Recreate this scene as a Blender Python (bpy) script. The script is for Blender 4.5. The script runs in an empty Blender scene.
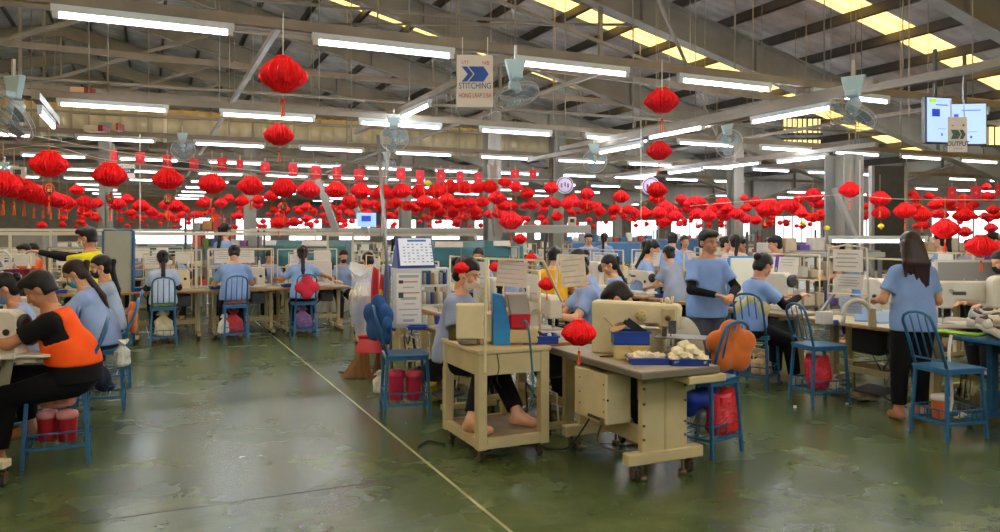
import bpy, bmesh, math, random
import numpy as np
from mathutils import Vector, Matrix, Euler, Quaternion
random.seed(7)
SC = bpy.context.scene
COL = SC.collection
PI = math.pi
def R(d): return math.radians(d)
# ------------------------------------------------------------------ place: x,y run along the building's own axes
F, HOR, CH = 760.0, 235.0, 1.6
CA, SA = math.cos(R(24.7)), math.sin(R(24.7))
def c2w(X, Y): return (CA*X+SA*Y, -SA*X+CA*Y)
def P(px, py, Y):
    u, v = c2w((px-500)/F*Y, Y); return Vector((u, v, CH-(py-HOR)/F*Y))
def G(px, py, z=0.0): return P(px, py, (CH-z)*F/(py-HOR))
def PZ(px, Y, z):
    u, v = c2w((px-500)/F*Y, Y); return Vector((u, v, z))
# ------------------------------------------------------------------ materials
MATS = {}
def srgb(c):
    if isinstance(c, str):
        c = tuple(int(c[i:i+2], 16)/255 for i in (0, 2, 4))
    return tuple((x/12.92 if x <= .04045 else ((x+.055)/1.055)**2.4) for x in c)
def mat(name, col, rough=.5, metal=0., var=.0, scale=8., bump=0., emit=0., trans=0., alpha=1., spec=.5, sheen=0., stretch=None, col2=None, thr=None):
    if name in MATS: return MATS[name]
    m = bpy.data.materials.new(name); m.use_nodes = True; nt = m.node_tree; N = nt.nodes; L = nt.links
    b = N['Principled BSDF']; c = srgb(col)
    b.inputs['Base Color'].default_value = (*c, 1); b.inputs['Roughness'].default_value = rough
    b.inputs['Metallic'].default_value = metal; b.inputs['Specular IOR Level'].default_value = spec
    b.inputs['Alpha'].default_value = alpha
    if sheen: b.inputs['Sheen Weight'].default_value = sheen
    if trans: b.inputs['Transmission Weight'].default_value = trans
    if emit:
        b.inputs['Emission Color'].default_value = (*c, 1); b.inputs['Emission Strength'].default_value = emit
    if var or bump or col2:
        tc = N.new('ShaderNodeTexCoord'); mp = N.new('ShaderNodeMapping'); nz = N.new('ShaderNodeTexNoise')
        L.new(tc.outputs['Object'], mp.inputs[0]); L.new(mp.outputs[0], nz.inputs['Vector'])
        if stretch: mp.inputs['Scale'].default_value = stretch
        nz.inputs['Scale'].default_value = scale; nz.inputs['Detail'].default_value = 5
        if var or col2:
            rp = N.new('ShaderNodeValToRGB'); L.new(nz.outputs[0], rp.inputs[0])
            lo, hi = thr or (.3, .7)
            rp.color_ramp.elements[0].position = lo; rp.color_ramp.elements[1].position = hi
            c2 = srgb(col2) if col2 else tuple(x*(1-var) for x in c)
            rp.color_ramp.elements[0].color = (*c2, 1)
            rp.color_ramp.elements[1].color = (*(c if col2 else tuple(min(1, x*(1+var*.6)) for x in c)), 1)
            L.new(rp.outputs[0], b.inputs['Base Color'])
        if bump:
            bp = N.new('ShaderNodeBump'); bp.inputs['Strength'].default_value = bump; bp.inputs['Distance'].default_value = .01
            L.new(nz.outputs[0], bp.inputs['Height']); L.new(bp.outputs[0], b.inputs['Normal'])
    MATS[name] = m
    return m
# ------------------------------------------------------------------ mesh builder
class MB:
    def __init__(s): s.bm = bmesh.new(); s.mats = []
    def mi(s, m):
        if m is None: return 0
        if m not in s.mats: s.mats.append(m)
        return s.mats.index(m)
    def _fin(s, faces, m, smooth=False):
        i = s.mi(m)
        for f in faces:
            f.material_index = i
            if smooth: f.smooth = True
    def box(s, c, d, m=None, rot=None, bev=0.):
        M = Matrix.Translation(Vector(c)) @ (rot.to_matrix().to_4x4() if rot else Matrix()) @ Matrix.Diagonal((*d, 1))
        r = bmesh.ops.create_cube(s.bm, size=1, matrix=M); vs = r['verts']
        fs = list({f for v in vs for f in v.link_faces}); s._fin(fs, m)
        if bev:
            es = list({e for v in vs for e in v.link_edges})
            q = bmesh.ops.bevel(s.bm, geom=es, offset=bev, segments=1, affect='EDGES', clamp_overlap=True, material=s.mi(m))
        return s
    def bb(s, a, b, m=None, bev=0.):
        a = Vector(a); b = Vector(b); return s.box((a+b)/2, [abs(x) for x in (b-a)], m, None, bev)
    def bar(s, a, b, w, h=None, m=None, bev=0.):
        a = Vector(a); b = Vector(b); d = b-a; L = d.length
        if L < 1e-6: return s
        h = h or w; x = d/L; up = Vector((0, 0, 1)) if abs(x.z) < .95 else Vector((0, 1, 0))
        y = up.cross(x).normalized(); z = x.cross(y)
        rot = Matrix((x, y, z)).transposed()
        return s.box((a+b)/2, (L, w, h), m, rot.to_quaternion(), bev)
    def tube(s, pts, r, m=None, n=8, cap=True, closed=False):
        pts = [Vector(p) for p in pts]; k = len(pts); rings = []
        rr = r if isinstance(r, (list, tuple)) else [r]*k
        pu = None
        for i, p in enumerate(pts):
            if closed: t = (pts[(i+1) % k]-pts[i-1]).normalized()
            else: t = (pts[min(i+1, k-1)]-pts[max(i-1, 0)]).normalized()
            if pu is None:
                pu = Vector((0, 0, 1)) if abs(t.z) < .9 else Vector((1, 0, 0))
            u = (pu-t*pu.dot(t))
            u = u.normalized() if u.length > 1e-4 else t.orthogonal().normalized()
            pu = u; w = t.cross(u)
            rings.append([s.bm.verts.new(p+(u*math.cos(2*PI*j/n)+w*math.sin(2*PI*j/n))*rr[i]) for j in range(n)])
        fs = []
        for i in range(k if closed else k-1):
            A, B = rings[i], rings[(i+1) % k]
            for j in range(n): fs.append(s.bm.faces.new((A[j], A[(j+1) % n], B[(j+1) % n], B[j])))
        if cap and not closed:
            fs.append(s.bm.faces.new(rings[0][::-1])); fs.append(s.bm.faces.new(rings[-1]))
        s._fin(fs, m, n > 4); return s
    def cyl(s, a, b, r, m=None, n=16, r2=None): return s.tube([a, b], [r, r if r2 is None else r2], m, n)
    def lathe(s, prof, c=(0, 0, 0), m=None, n=20, axis=None, smooth=True):
        q = Vector((0, 0, 1)).rotation_difference(Vector(axis)) if axis else Quaternion()
        c = Vector(c); rings = []
        for (r, z) in prof:
            r = max(r, 1e-4)
            rings.append([s.bm.verts.new(c+q@Vector((r*math.cos(2*PI*j/n), r*math.sin(2*PI*j/n), z))) for j in range(n)])
        fs = []
        for A, B in zip(rings, rings[1:]):
            for j in range(n): fs.append(s.bm.faces.new((A[j], A[(j+1) % n], B[(j+1) % n], B[j])))
        fs.append(s.bm.faces.new(rings[0][::-1])); fs.append(s.bm.faces.new(rings[-1]))
        s._fin(fs, m, smooth); return s
    def ell(s, c, r, m=None, n=12, rot=None):
        M = Matrix.Translation(Vector(c)) @ (rot.to_matrix().to_4x4() if rot else Matrix()) @ Matrix.Diagonal((*r, 1))
        q = bmesh.ops.create_uvsphere(s.bm, u_segments=n, v_segments=max(6, n*2//3), radius=1, matrix=M)
        s._fin({f for v in q['verts'] for f in v.link_faces}, m, True); return s
    def poly(s, pts, t, m=None, nrm=None, bev=0.):
        """closed outline extruded by vector t"""
        t = Vector(t); A = [s.bm.verts.new(Vector(p)) for p in pts]; B = [s.bm.verts.new(Vector(p)+t) for p in pts]
        fs = [s.bm.faces.new(A[::-1]), s.bm.faces.new(B)]
        k = len(pts)
        for i in range(k): fs.append(s.bm.faces.new((A[i], A[(i+1) % k], B[(i+1) % k], B[i])))
        bmesh.ops.recalc_face_normals(s.bm, faces=fs)
        s._fin(fs, m)
        if bev:
            es = list({e for f in fs for e in f.edges})
            bmesh.ops.bevel(s.bm, geom=es, offset=bev, segments=1, affect='EDGES', clamp_overlap=True, material=s.mi(m))
        return s
    def raw(s, vs, fs, m=None, smooth=True):
        V = [s.bm.verts.new(v) for v in vs]; out = []
        for f in fs:
            try: out.append(s.bm.faces.new([V[i] for i in f]))
            except ValueError: pass
        s._fin(out, m, smooth); return s
    def build(s, name, m=None, parent=None, loc=None):
        me = bpy.data.meshes.new(name); s.bm.to_mesh(me); s.bm.free()
        ms = s.mats or [m or mat('default_grey', '888888')]
        for x in ms: me.materials.append(x)
        o = bpy.data.objects.new(name, me); COL.objects.link(o)
        if parent is not None: o.parent = parent
        if loc is not None: o.location = loc
        return o
def tag(o, label=None, cat=None, group=None, kind=None):
    if label: o['label'] = label
    if cat: o['category'] = cat
    if group: o['group'] = group
    if kind: o['kind'] = kind
    return o
def thing(name, label, cat, loc=(0, 0, 0), rz=0., group=None):
    o = bpy.data.objects.new(name, None); o.empty_display_size = .1; COL.objects.link(o)
    o.location = loc; o.rotation_euler = (0, 0, rz); return tag(o, label, cat, group)
def struct(name, mb, m=None):
    o = mb.build(name, m); o['kind'] = 'structure'; return o
KIDS = {}
def dup(root, loc=None, rz=None, label=None, group=None, scale=None):
    def rec(o, par):
        c = o.copy(); COL.objects.link(c)
        if par is not None:
            c.parent = par
        for ch in o.children: rec(ch, c)
        return c
    c = rec(root, None)
    if loc is not None: c.location = loc
    if rz is not None: c.rotation_euler = (0, 0, rz)
    if scale: c.scale = (scale,)*3
    if label: c['label'] = label
    if group: c['group'] = group
    return c
class Proto:
    """first placement uses the prototype itself, later ones copy it"""
    def __init__(s, root): s.root = root; s.used = False
    def put(s, loc, rz=0., label=None, group=None, scale=None):
        if s.used: return dup(s.root, loc, rz, label, group, scale)
        s.used = True; o = s.root; o.location = loc; o.rotation_euler = (0, 0, rz)
        if scale: o.scale = (scale,)*3
        if label: o['label'] = label
        if group: o['group'] = group
        return o
def text(s, size, m, parent, loc, rot, ext=.001, sx=1., align='CENTER', name='lettering'):
    cu = bpy.data.curves.new(name, 'FONT'); cu.body = s; cu.size = size; cu.extrude = ext
    cu.align_x = align; cu.align_y = 'CENTER'; cu.materials.append(m)
    tmp = bpy.data.objects.new(name, cu); COL.objects.link(tmp); me = bpy.data.meshes.new_from_object(tmp); bpy.data.objects.remove(tmp); bpy.data.curves.remove(cu)
    o = bpy.data.objects.new(name, me); COL.objects.link(o); o.parent = parent
    o.location = loc; o.rotation_euler = rot; o.scale = (sx, 1, 1); return o
# ------------------------------------------------------------------ smooth bodies: distance field -> surface net
def _rc(p, a, b, ra, rb):
    a = np.array(a, np.float32); b = np.array(b, np.float32); ab = b-a; l2 = max(float(ab@ab), 1e-9)
    pa = p-a; t = np.clip((pa@ab)/l2, 0, 1)
    d = pa-t[..., None]*ab
    return np.sqrt((d*d).sum(-1))-(ra+(rb-ra)*t)
def _el(p, c, r, M):
    q = (p-np.array(c, np.float32))@M          # columns of M are the axes
    r = np.array(r, np.float32)
    k0 = np.sqrt(((q/r)**2).sum(-1)); k1 = np.sqrt(((q/(r*r))**2).sum(-1))
    return k0*(k0-1)/np.maximum(k1, 1e-6)
def prim_box(pr, e):
    if pr[0] == 'c':
        a, b = np.array(pr[1]), np.array(pr[2]); r = max(pr[3], pr[4])+e
        return np.minimum(a, b)-r, np.maximum(a, b)+r
    c = np.array(pr[1]); r = max(pr[2])+e
    return c-r, c+r
def field(prims, h, infl=0., k=.03, cut=None):
    """prims: ('c',a,b,ra,rb) tapered capsule, ('e',centre,radii,axes)  -> verts, faces"""
    e = infl+k+3*h
    los, his = zip(*[prim_box(p, e) for p in prims])
    lo = np.min(los, 0); hi = np.max(his, 0)
    n = np.ceil((hi-lo)/h).astype(int)+1
    D = np.full(n, .2, np.float32)
    ax = [lo[i]+h*np.arange(n[i]) for i in range(3)]
    for pr, l, hgh in zip(prims, los, his):
        i0 = np.maximum(((l-lo)/h).astype(int), 0); i1 = np.minimum(np.ceil((hgh-lo)/h).astype(int)+1, n)
        X, Y, Z = np.meshgrid(ax[0][i0[0]:i1[0]], ax[1][i0[1]:i1[1]], ax[2][i0[2]:i1[2]], indexing='ij')
        p = np.stack([X, Y, Z], -1).astype(np.float32)
        d = _rc(p, *pr[1:5]) if pr[0] == 'c' else _el(p, *pr[1:4])
        d = d-infl
        S = D[i0[0]:i1[0], i0[1]:i1[1], i0[2]:i1[2]]
        hh = np.maximum(k-np.abs(S-d), 0)/k
        D[i0[0]:i1[0], i0[1]:i1[1], i0[2]:i1[2]] = np.minimum(S, d)-hh*hh*k*.25
    if cut is not None:
        X, Y, Z = np.meshgrid(*ax, indexing='ij'); p = np.stack([X, Y, Z], -1).astype(np.float32)
        D = np.maximum(D, cut(p))
    return snet(D, lo, h)
def snet(D, lo, h):
    ins = D < 0; nx, ny, nz = D.shape
    corners = [(i, j, k) for i in (0, 1) for j in (0, 1) for k in (0, 1)]
    sl = lambda c: (slice(c[0], nx-1+c[0]), slice(c[1], ny-1+c[1]), slice(c[2], nz-1+c[2]))
    cnt = sum(ins[sl(c)].astype(np.int8) for c in corners)
    act = (cnt > 0) & (cnt < 8); idx = np.argwhere(act)
    if len(idx) == 0: return [], []
    vid = np.full(act.shape, -1, np.int64); vid[act] = np.arange(len(idx))
    acc = np.zeros((len(idx), 3)); w = np.zeros(len(idx))
    vals = {c: D[sl(c)][act] for c in corners}
    for a in corners:
        for b in corners:
            if sum(abs(a[i]-b[i]) for i in range(3)) != 1 or a > b: continue
            va, vb = vals[a], vals[b]; x = (va < 0) != (vb < 0)
            t = np.where(x, va/np.where(x, va-vb, 1), 0)
            pa = np.array(a); pb = np.array(b)
            acc += np.where(x[:, None], pa+(pb-pa)*t[:, None], 0); w += x
    V = (idx+acc/w[:, None])*h+lo
    F_ = []
    for axis in range(3):
        o1, o2 = [i for i in range(3) if i != axis]
        s0 = [slice(None)]*3; s1 = [slice(None)]*3
        s0[axis] = slice(0, -1); s1[axis] = slice(1, None)
        ch = ins[tuple(s0)] != ins[tuple(s1)]
        e = np.argwhere(ch)
        e = e[(e[:, o1] > 0) & (e[:, o2] > 0) & (e[:, o1] < vid.shape[o1]) & (e[:, o2] < vid.shape[o2])]
        if len(e) == 0: continue
        def sh(d1, d2):
            q = e.copy(); q[:, o1] -= d1; q[:, o2] -= d2; return vid[q[:, 0], q[:, 1], q[:, 2]]
        quad = np.stack([sh(1, 1), sh(0, 1), sh(0, 0), sh(1, 0)], 1)
        flip = ins[tuple(s0)][e[:, 0], e[:, 1], e[:, 2]]
        if axis == 1: flip = ~flip
        quad[~flip] = quad[~flip][:, ::-1]
        F_.append(quad[(quad >= 0).all(1)])
    return V.tolist(), np.concatenate(F_).tolist()
# ------------------------------------------------------------------ people. local frame: faces +y, right hand at +x, z up, origin on the floor
def ik(a, c, l1, l2, pole):
    a = Vector(a); c = Vector(c); d = c-a; L = d.length
    if L > (l1+l2)*.998: c = a+d/L*(l1+l2)*.998; d = c-a; L = d.length
    t = (l1*l1-l2*l2+L*L)/(2*L); hgt = math.sqrt(max(l1*l1-t*t, 0)); x = d/L
    p = Vector(pole); p = p-x*p.dot(x); p = p.normalized() if p.length > 1e-5 else x.orthogonal()
    return a+x*t+p*hgt, c
def axes(z, f):
    z = Vector(z).normalized(); y = Vector(f); y = (y-z*y.dot(z)).normalized(); x = y.cross(z)
    return np.array([x, y, z], np.float32).T
SKINS = ['d09a76', 'c48a68', 'daa684', 'b47c5a']
def skinm(i): return mat('skin_%d' % i, SKINS[i], .55, var=.06, scale=30)
def human(name, label, loc, rz, sit=True, s=1., male=False, hip=None, lean=.15, twist=0., head=(0., 0., 0.), hands=None, elbow=None, feet=None,
          shirt='8fa9d0', pants='17181d', hair='pony', hairc='15110f', mask=None, sleeve=None, longs=False, vest=None, shoes=None, skin=0,
          h=.014, fine=True, group=None, cat='person', curl=.6, longpants=True, jacket=None, kneepole=None, hairlen=.36, cap=None):
    root = thing(name, label, cat, loc, rz, group)
    Vs = lambda *a: Vector(a)*s
    hipc = Vs(*(hip or ((0, 0, .60) if sit else (0, 0, .87))))
    sp = Vector((0, math.sin(lean), math.cos(lean)))           # spine direction
    fwd = Matrix.Rotation(twist, 3, 'Z') @ Vector((0, math.cos(lean), -math.sin(lean)))
    rt = fwd.cross(sp).normalized()
    sw = (.157 if male else .134)*s
    waist = hipc+sp*.13*s; chest = hipc+sp*.33*s; neck = hipc+sp*.475*s
    shL, shR = neck-rt*sw-sp*.062*s, neck+rt*sw-sp*.062*s
    hp, hy, hr = head                                          # nod, turn, tilt
    hd = Matrix.Rotation(hy, 3, 'Z') @ Vector((math.sin(hr), math.sin(lean*.5+hp*.5), math.cos(lean*.5+hp*.5))).normalized()
    hf = Matrix.Rotation(hy+twist, 3, 'Z') @ Vector((0, math.cos(lean*.3+hp), -math.sin(lean*.3+hp)))
    hc = neck+hd*.175*s+hf*.015*s
    up = (hd-hf*hd.dot(hf)).normalized(); HA = axes(up, hf); hx = Vector(HA[:, 0].tolist())
    H = lambda x, y, z: hc+(hx*x+hf*y+up*z)*s
    ul, ll, ua, fa = .40*s, .39*s, .265*s, .235*s
    if hands is None: hands = ((-.17, .40, .80), (.17, .40, .80)) if sit else ((-.24, .05, .78), (.24, .05, .78))
    hands = [Vs(*q) for q in hands]
    el = elbow or ((-.5, -.3, -.8), (.5, -.3, -.8))
    eL, wL = ik(shL, hands[0], ua, fa, el[0]); eR, wR = ik(shR, hands[1], ua, fa, el[1])
    if feet is None: feet = ((-.11, .36, .08), (.11, .32, .08)) if sit else ((-.09, 0, .08), (.09, .03, .08))
    feet = [Vs(*q) for q in feet]
    hL, hR = hipc+Vs(-.085, 0, -.01), hipc+Vs(.085, 0, -.01)
    kp = kneepole or (((-.1, .9, .6), (.1, .9, .6)) if sit else ((0, 1, 0), (0, 1, 0)))
    kL, aL = ik(hL, feet[0], ul, ll, kp[0]); kR, aR = ik(hR, feet[1], ul, ll, kp[1])
    TA = axes(sp, fwd); b = (1.1 if male else 1.0)*s
    torso = [('e', chest, (.145*b, .098*b, .19*b), TA), ('e', waist, (.135*b, .095*b, .16*b), TA), ('e', hipc+Vs(0, -.01, .02), (.155*b, .115*b, .12*b), axes((0, 0, 1), (0, 1, 0))),
             ('c', neck-sp*.02*s, shL, .050*b, .046*b), ('c', neck-sp*.02*s, shR, .050*b, .046*b), ('c', chest-sp*.05*s, neck-sp*.03*s, .10*s, .055*s)]
    if not male: torso += [('e', chest+fwd*.06*s+rt*q*.06*s, (.06*s,)*3, TA) for q in (-1, 1)]
    legs = [('c', hL, kL, .085*b, .055*s), ('c', kL, aL, .055*s, .038*s), ('c', hR, kR, .085*b, .055*s), ('c', kR, aR, .055*s, .038*s)]
    def arm(a, e, w): return [('c', a, e, .045*b, .036*s), ('c', e, w, .037*s, .025*s)]
    arms = arm(shL, eL, wL)+arm(shR, eR, wR)
    footp = []
    for a, k_, q in ((aL, kL, -1), (aR, kR, 1)):
        fd = Vector((q*.12, 1, 0)).normalized(); t = a+fd*.13*s; t.z = a.z-.05*s
        heel = a-fd*.035*s; heel.z = a.z-.04*s
        footp += [('c', heel, t, .033*s, .024*s), ('c', a, a+fd*.05*s-Vector((0, 0, .02*s)), .036*s, .032*s), ('c', t-fd*.03*s, t+fd*.02*s, .032*s, .018*s)]
    mb = MB(); sk = skinm(skin)
    core = torso+legs+arms+[('c', neck-sp*.03*s, hc-hd*.06*s, .052*b, .046*b)]
    if not shoes: core += footp
    v, f = field([(p if p[0] == 'e' else p) for p in core], h*s, 0., .03*s); mb.raw(v, f, sk)
    # head
    hh = .0065*s if fine else .011*s
    hp_ = [('e', H(0, -.012, .035), (.074*s, .092*s, .085*s), HA), ('e', H(0, .022, -.045), (.055*s, .062*s, .068*s), HA), ('e', H(0, .05, -.085), (.028*s, .026*s, .022*s), HA),
           ('c', H(0, .082, .012), H(0, .099, -.028), .008*s, .0135*s), ('e', H(0, .080, -.062), (.022*s, .013*s, .010*s), HA),
           ('e', H(-.034, .062, -.02), (.024*s, .020*s, .024*s), HA), ('e', H(.034, .062, -.02), (.024*s, .020*s, .024*s), HA),
           ('e', H(0, .074, .032), (.046*s, .012*s, .010*s), HA),
           ('e', H(-.075, -.008, -.005), (.010*s, .02*s, .032*s), HA), ('e', H(.075, -.008, -.005), (.010*s, .02*s, .032*s), HA),
           ('c', neck, hc-up*.05*s-hf*.02*s, .05*s, .046*s)]
    v, f = field(hp_, hh, 0., .016*s); mb.raw(v, f, sk)
    if fine:
        dk = mat('eye_dark', '1a1412', .25); lip = mat('lip', 'a8584c', .5); wh = mat('eye_white', 'e6e0d8', .3); RH = Matrix(HA.tolist()).to_quaternion()
        for q in (-1, 1):
            mb.ell(H(q*.031, .0795, .012), (.010*s, .0045*s, .0035*s), wh, 8, RH); mb.ell(H(q*.031, .0835, .012), (.006*s, .004*s, .006*s), dk, 8, RH)
            mb.tube([H(q*.016, .090, .034), H(q*.032, .088, .039), H(q*.05, .076, .033)], .0032*s, dk, 5)
        mb.ell(H(0, .0915, -.058), (.021*s, .005*s, .0045*s), lip, 8, RH); mb.ell(H(0, .0905, -.066), (.017*s, .0055*s, .0045*s), lip, 8, RH)
    # hands
    for (e, w, q, tgt) in ((eL, wL, 1, 0), (eR, wR, -1, 1)):
        d = (w-e).normalized(); up_ = Vector((0, 0, 1))
        if abs(d.z) > .8: side = rt*q; pn = side.cross(d).normalized(); side = d.cross(pn)
        else:
            side = d.cross(up_).normalized(); pn = up_-d*up_.dot(d); pn.normalize()
        side = side*(1 if side.dot(rt*q) > 0 else -1)        # thumb side points inward
        if pn.dot(up_) < 0 and abs(d.z) <= .8: pn = -pn
        dn = -pn
        pr = [('c', w-d*.03*s, w+d*.01*s, .024*s, .023*s)]
        for i in range(4):
            o = (i-1.5)*.019*s
            base = w+d*(.082-.004*abs(i-1))*s-side*o
            pr.append(('c', w+d*.015*s-side*o*.6, base, .0135*s, .0115*s))
            L1 = (.036, .041, .038, .029)[i]*s; c = curl*(.8+.1*i); p0 = base; ang = 0
            for sgm in (1., .72, .55):
                ang += c*.55; p1 = p0+(d*math.cos(ang)+dn*math.sin(ang))*L1*sgm
                pr.append(('c', p0, p1, (.0095 if sgm == 1 else .0085)*s, .0082*s)); p0 = p1
        t0 = w+d*.02*s+side*.018*s; t1 = t0+(d*.6+side*.7+dn*.2).normalized()*.04*s; t2 = t1+(d*.85+side*.1+dn*.35).normalized()*.032*s
        pr += [('c', t0, t1, .0135*s, .0115*s), ('c', t1, t2, .0105*s, .009*s)]
        v, f = field(pr, (.0048 if fine else .008)*s, 0., .006*s); mb.raw(v, f, sk)
    mb.build('body', None, root)
    # clothes
    cl = lambda c, tagn, rough=.85: mat('cloth_%s_%s' % (tagn, c), c, rough, var=.14, scale=7, bump=.5, spec=.2)
    SM = cl(shirt, 'shirt'); hem = (hipc.z-(.02 if sit else .09)*s)
    slv = []
    for a, e, w in ((shL, eL, wL), (shR, eR, wR)):
        if longs: slv += [('c', a, e, .050*b, .044*s), ('c', e, e+(w-e)*.93, .044*s, .034*s)]
        else: slv += [('c', a, a+(e-a)*.78, .047*b, .054*s)]
    hemp = [('e', hipc+Vs(0, 0, .0), (.182*b, .134*b, .30*b), axes((0, 0, 1), (0, 1, 0))), ('e', waist.lerp(chest, .3), (.148*b, .112*b, .2*b), TA)]
    Nn = np.array(neck, np.float32); S_ = np.array(sp, np.float32); sls = np.array([shL, eL, shR, eR], np.float32)
    def cutshirt(p):
        c1 = (p-Nn)@S_-.012*s
        c2 = hem-p[..., 2]
        out = np.maximum(c1, c2)
        if not longs:
            for a, e in ((sls[0], sls[1]), (sls[2], sls[3])):
                dd = (e-a)/np.linalg.norm(e-a)
                near = np.sqrt(((p-(a+(e-a)*.85))**2).sum(-1))-.085*s
                out = np.maximum(out, np.minimum(((p-a)@dd)-.68*ua, -near))
        return out
    v, f = field(torso+slv+hemp, h*.9*s, .013*s, .035*s, cutshirt)
    m2 = MB(); m2.raw(v, f, SM)
    nm = 'jacket' if jacket else 'shirt'
    so = m2.build(nm, None, root)
    if not jacket and fine:   # open polo collar
        cm = MB(); nb = neck+sp*.012*s
        pts = [nb+(rt*math.sin(a)*.062+fwd*math.cos(a)*.058+sp*(.012-.028*max(0, math.cos(a))))*s for a in [R(12+ i*33.6) for i in range(11)]]
        cm.tube(pts, .011*s, SM, 6); cm.build('collar', None, so)
    if vest:
        v, f = field(torso+hemp+[('c', neck-sp*.03*s, shL, .05*b, .05*b), ('c', neck-sp*.03*s, shR, .05*b, .05*b)], h*.9*s, .022*s, .03*s,
                     lambda p: np.maximum(np.maximum((p-Nn)@S_-.01*s, hipc.z+.10*s-p[..., 2]), np.minimum(np.abs((p-Nn)@np.array(rt, np.float32))-(sw-.02*s), .0*s+(p-Nn)@S_+.20*s)))
        m3 = MB(); m3.raw(v, f, cl(vest, 'vest')); m3.build('vest', None, root)
    an = np.array([aL, aR], np.float32)
    lz = [('c', hL, kL, .098*b, .072*s), ('c', kL, aL, .072*s, .056*s), ('c', hR, kR, .098*b, .072*s), ('c', kR, aR, .072*s, .056*s)]
    def cutp(p):
        out = p[..., 2]-(hipc.z+.09*s)
        for a, k_ in ((an[0], np.array(kL, np.float32)), (an[1], np.array(kR, np.float32))):
            dd = (a-k_)/np.linalg.norm(a-k_); near = np.sqrt(((p-a)**2).sum(-1))-.11*s
            out = np.maximum(out, np.minimum((p-a)@dd+.055*s, -near))
        return out
    v, f = field(lz+[torso[2]], h*s, .004*s, .03*s, cutp); m4 = MB(); m4.raw(v, f, cl(pants, 'trousers')); m4.build('trousers', None, root)
    if shoes:
        v, f = field(footp, .009*s, .007*s, .02*s, lambda p: p[..., 2]-(max(aL.z, aR.z)+.02*s)); m5 = MB(); m5.raw(v, f, mat('shoe_'+shoes, shoes, .5)); m5.build('shoes', None, root)
    if sleeve:
        for a, e, w in ((shL, eL, wL), (shR, eR, wR)):
            v, f = field([('c', a+(e-a)*.55, e, .040*s, .038*s), ('c', e, e+(w-e)*.96, .038*s, .028*s)], .009*s, .005*s, .02*s)
            m6 = MB(); m6.raw(v, f, cl(sleeve, 'sleeve')); m6.build('arm_sleeve', None, root)
    # hair
    HM = mat('hair_'+hairc, hairc, .45, spec=.3, var=.35, scale=30, stretch=(1, 1, .15), bump=.5)
    hcN = np.array(hc, np.float32); hfN, upN, hxN = [np.array(q, np.float32) for q in (hf, up, hx)]
    def cuth(p):
        q = p-hcN; y = q@hfN/s; z = q@upN/s; x = np.abs(q@hxN)/s
        low = -.055 if male else -.085
        face = np.minimum(y-.028+np.maximum(z-.03, 0)*-.9, .062-z+0*x)      # front below the fringe
        face = np.minimum(face, 1)
        ear = np.minimum(np.minimum(.02-z, y+.022), x-.05) if hair != 'long' else np.full_like(x, -1)
        return np.maximum(np.maximum(face, low-z), ear)*s
    hr_ = [('e', H(0, -.018, .042), (.080*s, .096*s, .088*s), HA), ('e', H(0, -.045, -.03), (.066*s, .055*s, .06*s), HA)]
    if male or hair == 'short': hr_ += [('e', H(.02, .045, .085), (.05*s, .05*s, .035*s), HA), ('e', H(-.025, .04, .085), (.05*s, .05*s, .035*s), HA)]
    v, f = field(hr_, hh*1.1, .006*s, .02*s, cuth); m7 = MB(); m7.raw(v, f, HM)
    nape = H(0, -.105, .02)
    if hair == 'pony':
        a = nape; pr = []; bk = -fwd
        p1 = a-hf*.03*s+up*.01*s; p2 = p1+hf*.015*s+Vector((0, 0, -.09*s)); p3 = chest+bk*.105*s+Vector((0, 0, .06*s)); 
        if hairlen > .4: p4 = waist+bk*.11*s+Vector((0, 0, .08*s))
        else: p4 = p3.lerp(p2, .2)+Vector((0, 0, -.08*s))
        if p3.z > p2.z: p3 = p2+Vector((0, 0, -.08*s))
        pr = [('c', a, p1, .020*s, .024*s), ('c', p1, p2, .025*s, .030*s), ('c', p2, p3, .030*s, .028*s), ('c', p3, p4, .028*s, .008*s)]
        v, f = field(pr, .010*s, 0, .02*s); m7.raw(v, f, HM)
    elif hair == 'bun':
        v, f = field([('e', nape+up*.02*s-hf*.01*s, (.045*s, .038*s, .042*s), HA)], .009*s, 0, .02*s); m7.raw(v, f, HM)
    elif hair == 'long':
        q3 = chest-fwd*.11*s
        pr = []
        for o, e_, ln_ in ((-.062, -.10, -.02), (-.042, -.055, .0), (-.015, -.01, -.05), (.012, .03, -.10), (.038, .06, -.15), (.060, .085, -.09)):
            st = H(o*.95, -.045-.028*(abs(o) < .05), .01); md = neck+rt*o*1.35*s-fwd*.085*s+sp*.02*s; en = chest+rt*e_*s-fwd*.105*s+sp*(.07+ln_)*s
            pr += [('c', st, md, .044*s, .032*s), ('c', md, en, .032*s, .010*s)]
        v, f = field(pr, .010*s, 0, .02*s); m7.raw(v, f, HM)
    m7.build('hair', None, root)
    if mask:
        def cutm(p):
            q = p-hcN; y = q@hfN/s; z = q@upN/s
            return np.maximum(np.maximum(z+.012, -.105-z), .035-y)*s
        v, f = field(hp_[1:5], .006*s, .004*s, .03*s, cutm)
        m8 = MB(); mm = mat('face_mask_'+mask, mask, .8); m8.raw(v, f, mm)
        for q in (-1, 1):
            m8.tube([H(q*.052, .05, -.03), H(q*.078, .0, .004)], .0022*s, mm, 5); m8.tube([H(q*.05, .035, -.085), H(q*.08, -.008, -.02)], .0022*s, mm, 5)
        m8.build('face_mask', None, root)
    if cap:
        v, f = field([('e', H(0, -.015, .06), (.088*s, .104*s, .075*s), HA)], .01*s, .004*s, .02*s, lambda p: (.045*s-(p-hcN)@upN))
        m9 = MB(); m9.raw(v, f, cl(cap, 'cap')); m9.build('cap', None, root)
    return root
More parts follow.
